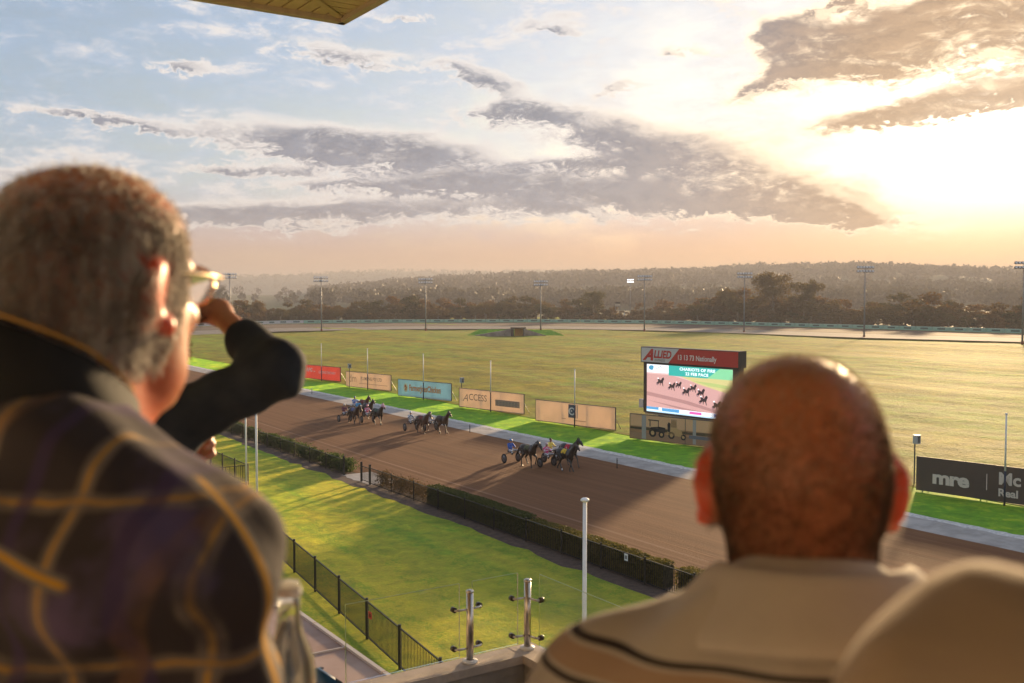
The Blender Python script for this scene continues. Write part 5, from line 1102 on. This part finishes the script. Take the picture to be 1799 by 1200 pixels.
# ---- bald man in the striped polo shirt
def place(fig_e, yaw): fig_e.rotation_euler = (0, 0, -R(yaw))
def bald_man():
    Y = .89; ear = AT(1397, 852, Y); fl = 10.182; F = Fig(ear.z-fl, 6, -6, neck=.182, hy=.045, sh=.152)
    e = empty('person', (ear.x-.002, ear.y-.045, fl), 0, 'bald man from behind in a beige polo shirt with two dark stripes', 'person'); place(e, 4)
    s = SDF((-.36, -.26, 0), (.36, .36, ear.z-fl+.16), .0062); F.torso(s, -.012); F.legs(s, -.01); F.neckp(s, r=.060); F.head(s, -.0035, 1.0, earout=33)
    for dz, yc, rr in ((.078, .010, .066), (.100, .004, .069)):
        arc = [(math.sin(a)*rr, yc-math.cos(a)*rr, F.hz-dz-.006*math.sin(a)**2) for a in np.linspace(-.9, .9, 9)]
        for q0, q1 in zip(arc[:-1], arc[1:]): s.cone(q0, q1, .0055, .0055, .008, 's')
    for x in (-1, 1):
        F.feet(s, x, -.008); el = (x*.25, .02, F.shz-.30); wr = (x*.16, .24, F.shz-.38); F.arm(s, x, el, wr, -.004); F.hand(s, wr, (-x*.4, .9, .1), (0, .2, -1), .45, thumb=x)
    body = link('body', s.mesh('body'), SK2, e, True); redden(SK2, F)
    Hi = np.array(F.H.inverted()); 
    def loc(V): return V @ Hi[:3, :3].T+Hi[:3, 3]
    def m_stub(V): p = loc(V); return np.clip((.085-.35*np.maximum(p[:, 1], 0)-p[:, 2])/.085, 0, 1)**1.5*np.clip((p[:, 2]+.085)/.03, 0, 1) * ( (p[:, 2] > -.085) & (p[:, 1] < .045) & (np.abs(p[:, 0]) < .088) & ((np.abs(p[:, 0]) < .0755) | (p[:, 2] > .035)))
    def m_top(V): p = loc(V); return (p[:, 2] > .0) & (p[:, 1] < .09)
    fl_ = lambda P: np.tile(np.array([0, -.25, -.9]), (len(P), 1))
    strands('cropped_hair', body.data, m_stub, 42000, .0030, .00016, grey_hair('stubble_dark', (.07, .045, .03), (.15, .11, .085)), e, fl_, 1); strands('scalp_fuzz', body.data, m_top, 9000, .006, .00028, grey_hair('fuzz_fair', (.45, .36, .26), (.6, .5, .38)), e, lambda P: np.zeros((len(P), 3)), 2, .8)
    zs = 11.716-fl
    def polo(nt, x, y, z, v):
        w = noise(nt, v, 5, 3)-.5; zz = z+w*.004; c = mixc(nt, noise(nt, v, 9, 4).ss(.3, .7), (.50, .455, .41), (.41, .37, .335)); 
        for z0 in (zs, zs-.026, zs-.20, zs-.226): c = mixc(nt, ((zz-z0).f('ABSOLUTE')).ss(.0028, .0018), c, (.035, .028, .03))
        return mixc(nt, ((zz-zs+.013).f('ABSOLUTE')).ss(.0085, .0075), c, (.38, .27, .20))
    mp = cloth_mat('polo_knit', polo)
    s = SDF((-.40, -.28, F.shz-.75), (.40, .32, F.shz+.14), .008); F.torso(s, .012, 1.06); s.ell((0, -.02, F.shz-.38), (.185, .13, .28), .08)
    for x in (-1, 1): F.arm(s, x, (x*.25, .02, F.shz-.30), (x*.16, .24, F.shz-.38), .022, 1.0, .02)
    s.cone((0, -.03, F.shz+.05), (0, -.02, F.shz+.08), .075, .070, .03); s.ell((0, -.050, F.shz+.012), (.155, .082, .098), .06)
    s.displace(lambda x, y, z: .007*vnoise(x, y, z*.5, 26, 3)+.007*vnoise(x, y*.3, z, 13, 5)+.006*np.sin((x*.8-z*.5)*60+4*vnoise(x, y, z, 10, 6))*np.exp(-((np.abs(x)-.13)/.06)**2)); s.cut(lambda x, y, z: F.shz-.66-z+0*x)
    link('polo_shirt', s.mesh('polo_shirt'), mp, e, True)
    # folded collar
    V = []; Fc = []; n = 40; prof = [(.063, .096), (.066, .116), (.074, .117), (.088, .102), (.103, .082), (.112, .068), (.107, .062), (.090, .080), (.070, .094)]
    for i in range(n):
        a = math.tau*i/n; op = max(0.0, math.sin(a))            # opens at the front
        for k, (r_, z_) in enumerate(prof):
            rr = r_*(1+.04*math.sin(3*a)); sx = 1.12+.10*(k >= 3); V.append((math.cos(a)*rr*sx, math.sin(a)*rr*1.0-.02-(.012 if k in (4, 5, 6) else 0), F.shz+.014+z_-.055*op+.010*max(0, -math.sin(a))-.012*math.cos(a)**2*(k in (3, 4, 5, 6))))
    m_ = len(prof)
    for i in range(n):
        for k in range(m_): a = i*m_+k; b_ = i*m_+(k+1) % m_; c = ((i+1) % n)*m_; Fc.append((a, c+k, c+(k+1) % m_, b_))
    co = link('collar', np_mesh('collar', V, np.array(Fc)), cloth_mat('collar_knit', lambda nt, x, y, z, v: mixc(nt, noise(nt, v, 30, 3), (.54, .49, .44), (.45, .40, .36))), e, True); sm = co.modifiers.new('s', 'SUBSURF'); sm.levels = sm.render_levels = 1
    lower(e, F, (.05, .05, .07))
def lower(e, F, c):
    s = SDF((-.30, -.25, 0.03), (.30, .25, F.shz-.40), .012); F.legs(s, .014); z = F.shz-.55; s.ell((0, 0, z), (.185, .135, .13), .05); s.cut(lambda x, y, zz: zz-(F.shz-.50)+0*x); s.cut(lambda x, y, zz: .07-zz+0*x); link('trousers', s.mesh('trousers'), mat('trousers', c, .85, var=.15), e, True)
    for x in (-1, 1): t = SDF((-.3, -.2, 0), (.3, .3, .2), .01); F.feet(t, x, .006); link('shoe', t.mesh('shoe'), cm('shoe_black', (.02, .018, .016), .5), e, True)
bald_man()

# ---- grey-haired man in the plaid jacket
def grey_man():
    Y = .95; c = AT(156, 516, Y); fl = 10.382; F = Fig(c.z-fl, -19, 0, neck=.205, hy=.04, sh=.175)
    e = empty('person', (c.x-.02, c.y-.03, fl), 0, 'grey-haired man with glasses in a dark plaid jacket, left foreground', 'person'); place(e, 38)
    s = SDF((-.38, -.28, 0), (.40, .48, c.z-fl+.17), .0062); F.torso(s, -.015); F.legs(s, -.01); F.neckp(s, r=.064); F.head(s, .000, 1.06, earout=26)
    el_r, wr_r = (.235, .04, F.shz-.31), (.13, .26, F.shz-.37); el_l, wr_l = (-.27, .02, F.shz-.30), (-.20, .22, F.shz-.42)
    for x, el, wr in ((1, el_r, wr_r), (-1, el_l, wr_l)): F.feet(s, x, -.008); F.arm(s, x, el, wr, -.004)
    F.hand(s, wr_r, (-.12, .95, .25), (-1, .1, 0), .75, thumb=-1); F.hand(s, wr_l, (.2, .8, -.3), (1, 0, 0), .5, thumb=1)
    body = link('body', s.mesh('body'), SK1, e, True); redden(SK1, F); Hi = np.array(F.H.inverted())
    def loc(V): return V @ Hi[:3, :3].T+Hi[:3, 3]
    def reg(p): return np.clip((.098-.55*np.maximum(p[:, 1]+.01, 0)+.008*np.sin(p[:, 0]*45)-p[:, 2])/.055, 0, 1)**1.3*np.clip((p[:, 2]+.078)/.03, 0, 1)*( (p[:, 2] > -.078) & (p[:, 1] < .052-.5*np.maximum(.0-p[:, 2], 0)) & ((np.abs(p[:, 0]) < .0765) | (p[:, 2] > .038) | (p[:, 1] < -.03)))
    def m_h(V): return reg(loc(V))
    def m_t(V): p = loc(V); return (p[:, 2] > .06) & (p[:, 1] < .07)
    def flow(P): p = loc(P); d = np.stack([np.sign(p[:, 0])*.10, -.42+0*p[:, 1], -.75+0*p[:, 0]], 1); return d @ np.array(F.H)[:3, :3].T
    gh = grey_hair('grey_hair', (.58, .53, .48), (.84, .79, .73))
    strands('hair', body.data, m_h, 36000, .0095, .00028, gh, e, flow, 3, .22); strands('thin_crown_hair', body.data, m_t, 1500, .010, .00025, gh, e, lambda P: flow(P)*.5, 4, .5)
    # glasses
    def hp(p): return F.hp(p)
    mg = cm('gold_frame', (.62, .46, .28), .25, metal=.9); g_ = empty('tmp'); bpy.data.objects.remove(g_)
    fr = MB()
    for x in (-1, 1): fr.tube([hp((x*.074, -.005, .018)), hp((x*.0765, .03, .020)), hp((x*.074, .085, .018)), hp((x*.066, .108, .016))], .0026, 6)
    for x in (-1, 1): fr.tube([hp((x*(.034+.027*math.cos(a)), .112-.012*abs(math.cos(a)) if False else .113-.35*max(0, x*(x*(.034+.027*math.cos(a)))-.03), .008+.020*math.sin(a))) for a in np.linspace(0, math.tau, 20)], .0020, 5, False)
    fr.tube([hp((-.009, .118, .014)), hp((.009, .118, .014))], .002, 5); gf = fr.build('glasses', mg, e, True)
    for x in (-1, 1): MB().add([hp((x*(.034+.026*math.cos(a)), .1125-.35*max(0, (.034+.026*math.cos(a))-.03), .008+.019*math.sin(a))) for a in np.linspace(0, math.tau, 18)[:-1]], [tuple(range(17))]).build('lens', gl, gf)
    def plaid(nt, x, y, z, v):
        w = noise(nt, v, 4.0, 3)-.5; w2 = noise(nt, v, 6, 3)-.5; xs = x*.9+y*.45+w*.05; zs = z+w2*.05
        c = mixc(nt, noise(nt, v, 7, 4).ss(.50, .66), (.042, .034, .038), (.105, .075, .145))
        def band(q, per, off, wd, col, am): 
            nonlocal c
            f = (((q/per+off).f('FRACT')-.5).f('ABSOLUTE')*per).ss(wd, wd*.55)*am; c = mixc(nt, f, c, col)
        brk = noise(nt, v, 16, 4).ss(.34, .60)*.8+.2
        band(xs, .095, .1, .010, (.21, .17, .14), brk*.8); band(xs, .095, .1, .0026, (.50, .27, .05), brk*.9); band(zs, .120, .35, .009, (.19, .155, .13), brk*.7); band(zs, .120, .35, .0022, (.48, .25, .04), brk*.8); band(xs, .095, .55, .008, (.06, .04, .095), .7); band(xs-zs*.4, .21, .2, .012, (.18, .10, .06), brk*.6)
        yk = (z-(F.shz+.045-.24*x)+w*.006).f('ABSOLUTE'); on = x.ss(.215, .205)*y.ss(.03, .01)
        c = mixc(nt, yk.ss(.0065, .005)*on, c, (.16, .14, .125)); c = mixc(nt, yk.ss(.0026, .0018)*on, c, (.50, .26, .03))
        sv = (y-(.02+(F.shz-z)*.17)).f('ABSOLUTE'); on2 = x.ss(.20, .215)
        c = mixc(nt, sv.ss(.008, .006)*on2, c, (.15, .13, .115)); c = mixc(nt, sv.ss(.004, .0028)*on2, c, (.50, .26, .03))
        return c
    mj = cloth_mat('plaid_wool', plaid)
    s = SDF((-.46, -.32, F.shz-.78), (.46, .48, F.shz+.17), .0085); F.torso(s, .022, 1.04); s.ell((0, -.02, F.shz-.42), (.20, .15, .30), .08); s.ell((0, -.045, F.shz+.015), (.155, .085, .095), .07)
    for x, el, wr in ((1, el_r, wr_r), (-1, el_l, wr_l)): F.arm(s, x, el, wr, .020, 1.05, .86)
    s.displace(lambda x, y, z: .013*vnoise(x, y, z*.6, 20, 8)+.010*vnoise(x*.5, y, z, 42, 9)+.009*np.sin((z+.6*x-.3*y)*48+4*vnoise(x, y, z, 11, 4))*np.clip((x-.02)*5, 0, 1)); s.cut(lambda x, y, z: F.shz-.70-z+0*x)
    jk = link('jacket', s.mesh('jacket'), mj, e, True)
    # piping on shoulder yoke and sleeve
    yo = [(-.20, -.135, F.shz-.02), (-.10, -.165, F.shz-.055), (.0, -.175, F.shz-.085), (.10, -.165, F.shz-.105), (.165, -.14, F.shz-.115)]
    gd = cm('gold_piping', (.55, .29, .05), .6); gy = cm('grey_piping', (.22, .20, .18), .7)
    # stand collar
    V = []; Fc = []; n = 36; prof = [(.066, .0), (.071, .055), (.075, .092), (.081, .091), (.086, .045), (.090, .0)]; m_ = len(prof)
    for i in range(n):
        a = math.tau*i/n; op = max(0, math.sin(a))
        for r_, z_ in prof: V.append((math.cos(a)*r_*1.05, math.sin(a)*r_*1.05-.014, F.shz+.060+z_-.040*math.sin(a)*(z_ > 0)-.02*op))
    for i in range(n):
        for k in range(m_-1): a = i*m_+k; c_ = ((i+1) % n)*m_+k; Fc.append((a, c_, c_+1, a+1))
    co = link('collar', np_mesh('collar', V, np.array(Fc)), cm('collar_black', (.014, .013, .013), .8, var=.2), e, True); co.data.materials[0].use_backface_culling = False
    MB().tube([(math.cos(a)*.078*1.05, math.sin(a)*.078*1.05-.014, F.shz+.158-.040*math.sin(a)-.02*max(0, math.sin(a))) for a in np.linspace(-2.2, 1.2, 24)], .0014, 6).build('collar_piping', gd, co, True)
    lower(e, F, (.04, .04, .045))
    # the bottle in his right hand
    M4 = e.matrix_basis if False else Matrix.Translation(e.location) @ Matrix.Rotation(-R(38), 4, 'Z'); hb = M4 @ (Vector(wr_r)+Vector((-.055, .085, -.10)))
    p = AT(507, 1022, hb.y); bottle((p.x, p.y, p.z-.235), .235, 'clear glass bottle held low beside the plaid jacket', False)
def bottle(loc, h, lab, label):
    e = empty('bottle', loc, 0, lab, 'bottle'); g_ = bpy.data.materials.new('bottle_glass'); g_.use_nodes = True; b = g_.node_tree.nodes['Principled BSDF']; b.inputs['Transmission Weight'].default_value = .92; b.inputs['Roughness'].default_value = .05; b.inputs['IOR'].default_value = 1.3; b.inputs['Base Color'].default_value = (.93, .90, .78, 1)
    k = h/.235; MB().lathe([(r*k, z*k) for r, z in ((.026, 0), (.0305, .004), (.0305, .125), (.027, .148), (.017, .172), (.0135, .19), (.0125, .218), (.0145, .219), (.0145, .228), (.013, .232), (.0125, .235))], n=24).build('glass', g_, e, True)
    MB().lathe([(r*k, z*k) for r, z in ((.0148, .2195), (.0152, .222), (.0152, .228), (.0150, .2285))], n=24).build('lip', cm('lip_pale', (.75, .72, .66), .25), e, True)
    if label: MB().lathe([(.0310*k, .045*k), (.0310*k, .115*k)], n=24).build('paper_label', cm('paper_label', (.66, .60, .52), .7), e, True); MB().lathe([(.0312*k, .070*k), (.0312*k, .092*k)], n=24).build('label_band', cm('label_band', (.20, .20, .26), .7), e, True)
grey_man()

# ---- man shading his eyes, mostly hidden behind the grey-haired man
def arm_man():
    fl = 10.182; head = Vector((-.71, 1.90, 11.925)); base = Vector((-.84, 1.84, fl)); F = Fig(head.z-fl, 4, 2, neck=.155, hx=head.x-base.x, hy=head.y-base.y, sh=.185)
    e = empty('person', base, 0, 'man in a navy long-sleeved shirt raising his arm to shade his eyes', 'person')
    el = AT(487, 652, 1.82)-base; wr = AT(384, 549, 2.0)-base
    el_l, wr_l = (-.24, .06, F.shz-.28), tuple(Vector((-.775, 2.20, 11.63))-base)
    s = SDF((-.36, -.26, 0), (.50, .58, head.z-fl+.18), .0075); F.torso(s, -.012); F.legs(s, -.01); F.neckp(s); F.head(s)
    F.arm(s, 1, tuple(el), tuple(wr), -.006, .78); F.arm(s, -1, el_l, wr_l, -.004); F.feet(s, 1, -.008); F.feet(s, -1, -.008)
    F.hand(s, tuple(wr), (-.88, .42, .20), (0, .3, -1), .18, 1.0, thumb=-1); F.hand(s, wr_l, (.85, .15, .45), (.2, -1, 0), .85, thumb=-1)
    body = link('body', s.mesh('body'), SK3, e, True); Hi = np.array(F.H.inverted())
    def loc(V): return V @ Hi[:3, :3].T+Hi[:3, 3]
    strands('hair', body.data, lambda V: (lambda p: (p[:, 2] > -.03+.6*np.maximum(p[:, 1], -.05)) & (p[:, 1] < .09) & (np.abs(p[:, 0]) < .10) & (p[:, 1] > -.14))(loc(V)), 7000, .022, .0009, grey_hair('brown_hair', (.07, .045, .03), (.14, .09, .06)), e, lambda P: np.tile(np.array([.0, -.4, -.5]), (len(P), 1)), 6)
    mn = cloth_mat('navy_knit', lambda nt, x, y, z, v: mixc(nt, noise(nt, v, 12, 4).ss(.35, .7), (.020, .026, .040), (.034, .042, .058)))
    s = SDF((-.42, -.28, F.shz-.75), (.54, .56, F.shz+.40), .0075); F.torso(s, .014, 1.04); F.arm(s, 1, tuple(el), tuple(wr), .008, .86, .46); F.arm(s, -1, el_l, wr_l, .013, 1.05, .8); s.cone((0, -.02, F.shz+.03), (0, -.01, F.shz+.06), .08, .075, .03)
    ev = np.array(el); d1 = np.array(wr)-ev; q = ev+d1*.40; q2 = ev+d1*.48; s.cone(tuple(q), tuple(q2), .044, .043, .012)
    s.displace(lambda x, y, z: .003*vnoise(x, y, z, 42, 12)+.003*np.sin(((x-ev[0])*.8+(z-ev[2])*1.0)*75+2*vnoise(x, y, z, 20, 2))*np.exp(-(((x-ev[0])**2+(z-ev[2])**2)/.035))); s.cut(lambda x, y, z: F.shz-.68-z+0*x)
    link('shirt', s.mesh('shirt'), mn, e, True); lower(e, F, (.03, .035, .05))
    p = AT(344, 742, 2.22); bottle((p.x-.0, p.y, p.z-.225), .235, 'labelled beer bottle held under the raised navy sleeve', True)
arm_man()

# ---- the shoulder at the lower right corner
def corner_man():
    fl = 10.382; F = Fig(1.595, -8, 0, neck=.182, sh=.19); e = empty('person', (.415, .49, fl), 0, 'blurred pale beige shoulder of a person at the lower right corner', 'person'); place(e, -14)
    s = SDF((-.36, -.26, 0), (.36, .36, 1.80), .0085); F.torso(s, -.012); F.legs(s, -.01); F.neckp(s); F.head(s)
    for x in (-1, 1): el = (x*.25, .03, F.shz-.30); wr = (x*.17, .24, F.shz-.36); F.arm(s, x, el, wr, -.004); F.hand(s, wr, (-x*.4, .9, 0), (0, 0, -1), .5, thumb=x); F.feet(s, x, -.008)
    b_ = link('body', s.mesh('body'), SK3, e, True); Hi = np.array(F.H.inverted())
    strands('hair', b_.data, lambda V: (lambda p: (p[:, 2] > -.03+.6*np.maximum(p[:, 1], -.05)) & (p[:, 1] < .09) & (np.abs(p[:, 0]) < .10) & (p[:, 1] > -.14))(V @ Hi[:3, :3].T+Hi[:3, 3]), 6000, .02, .0009, grey_hair('fair_hair', (.20, .15, .10), (.3, .24, .18)), e, lambda P: np.tile(np.array([0, -.4, -.5]), (len(P), 1)), 6)
    ms = cloth_mat('linen', lambda nt, x, y, z, v: mixc(nt, ((x*9.0+y*3+noise(nt, v, 5, 3)*.5).f('SINE')).ss(-.3, .5), (.36, .265, .19), (.22, .165, .12)))
    s = SDF((-.42, -.30, F.shz-.75), (.42, .34, F.shz+.14), .009); F.torso(s, .020, 1.08)
    for x in (-1, 1): F.arm(s, x, (x*.25, .03, F.shz-.30), (x*.17, .24, F.shz-.36), .026, 1.0, .5)
    s.cone((0, -.02, F.shz+.04), (0, -.01, F.shz+.085), .08, .074, .03); s.displace(lambda x, y, z: .016*vnoise(x, y, z*.4, 22, 31)+.010*vnoise(x, y, z, 46, 33)); s.cut(lambda x, y, z: F.shz-.68-z+0*x)
    link('shirt', s.mesh('shirt'), ms, e, True); lower(e, F, (.12, .10, .08))
corner_man()
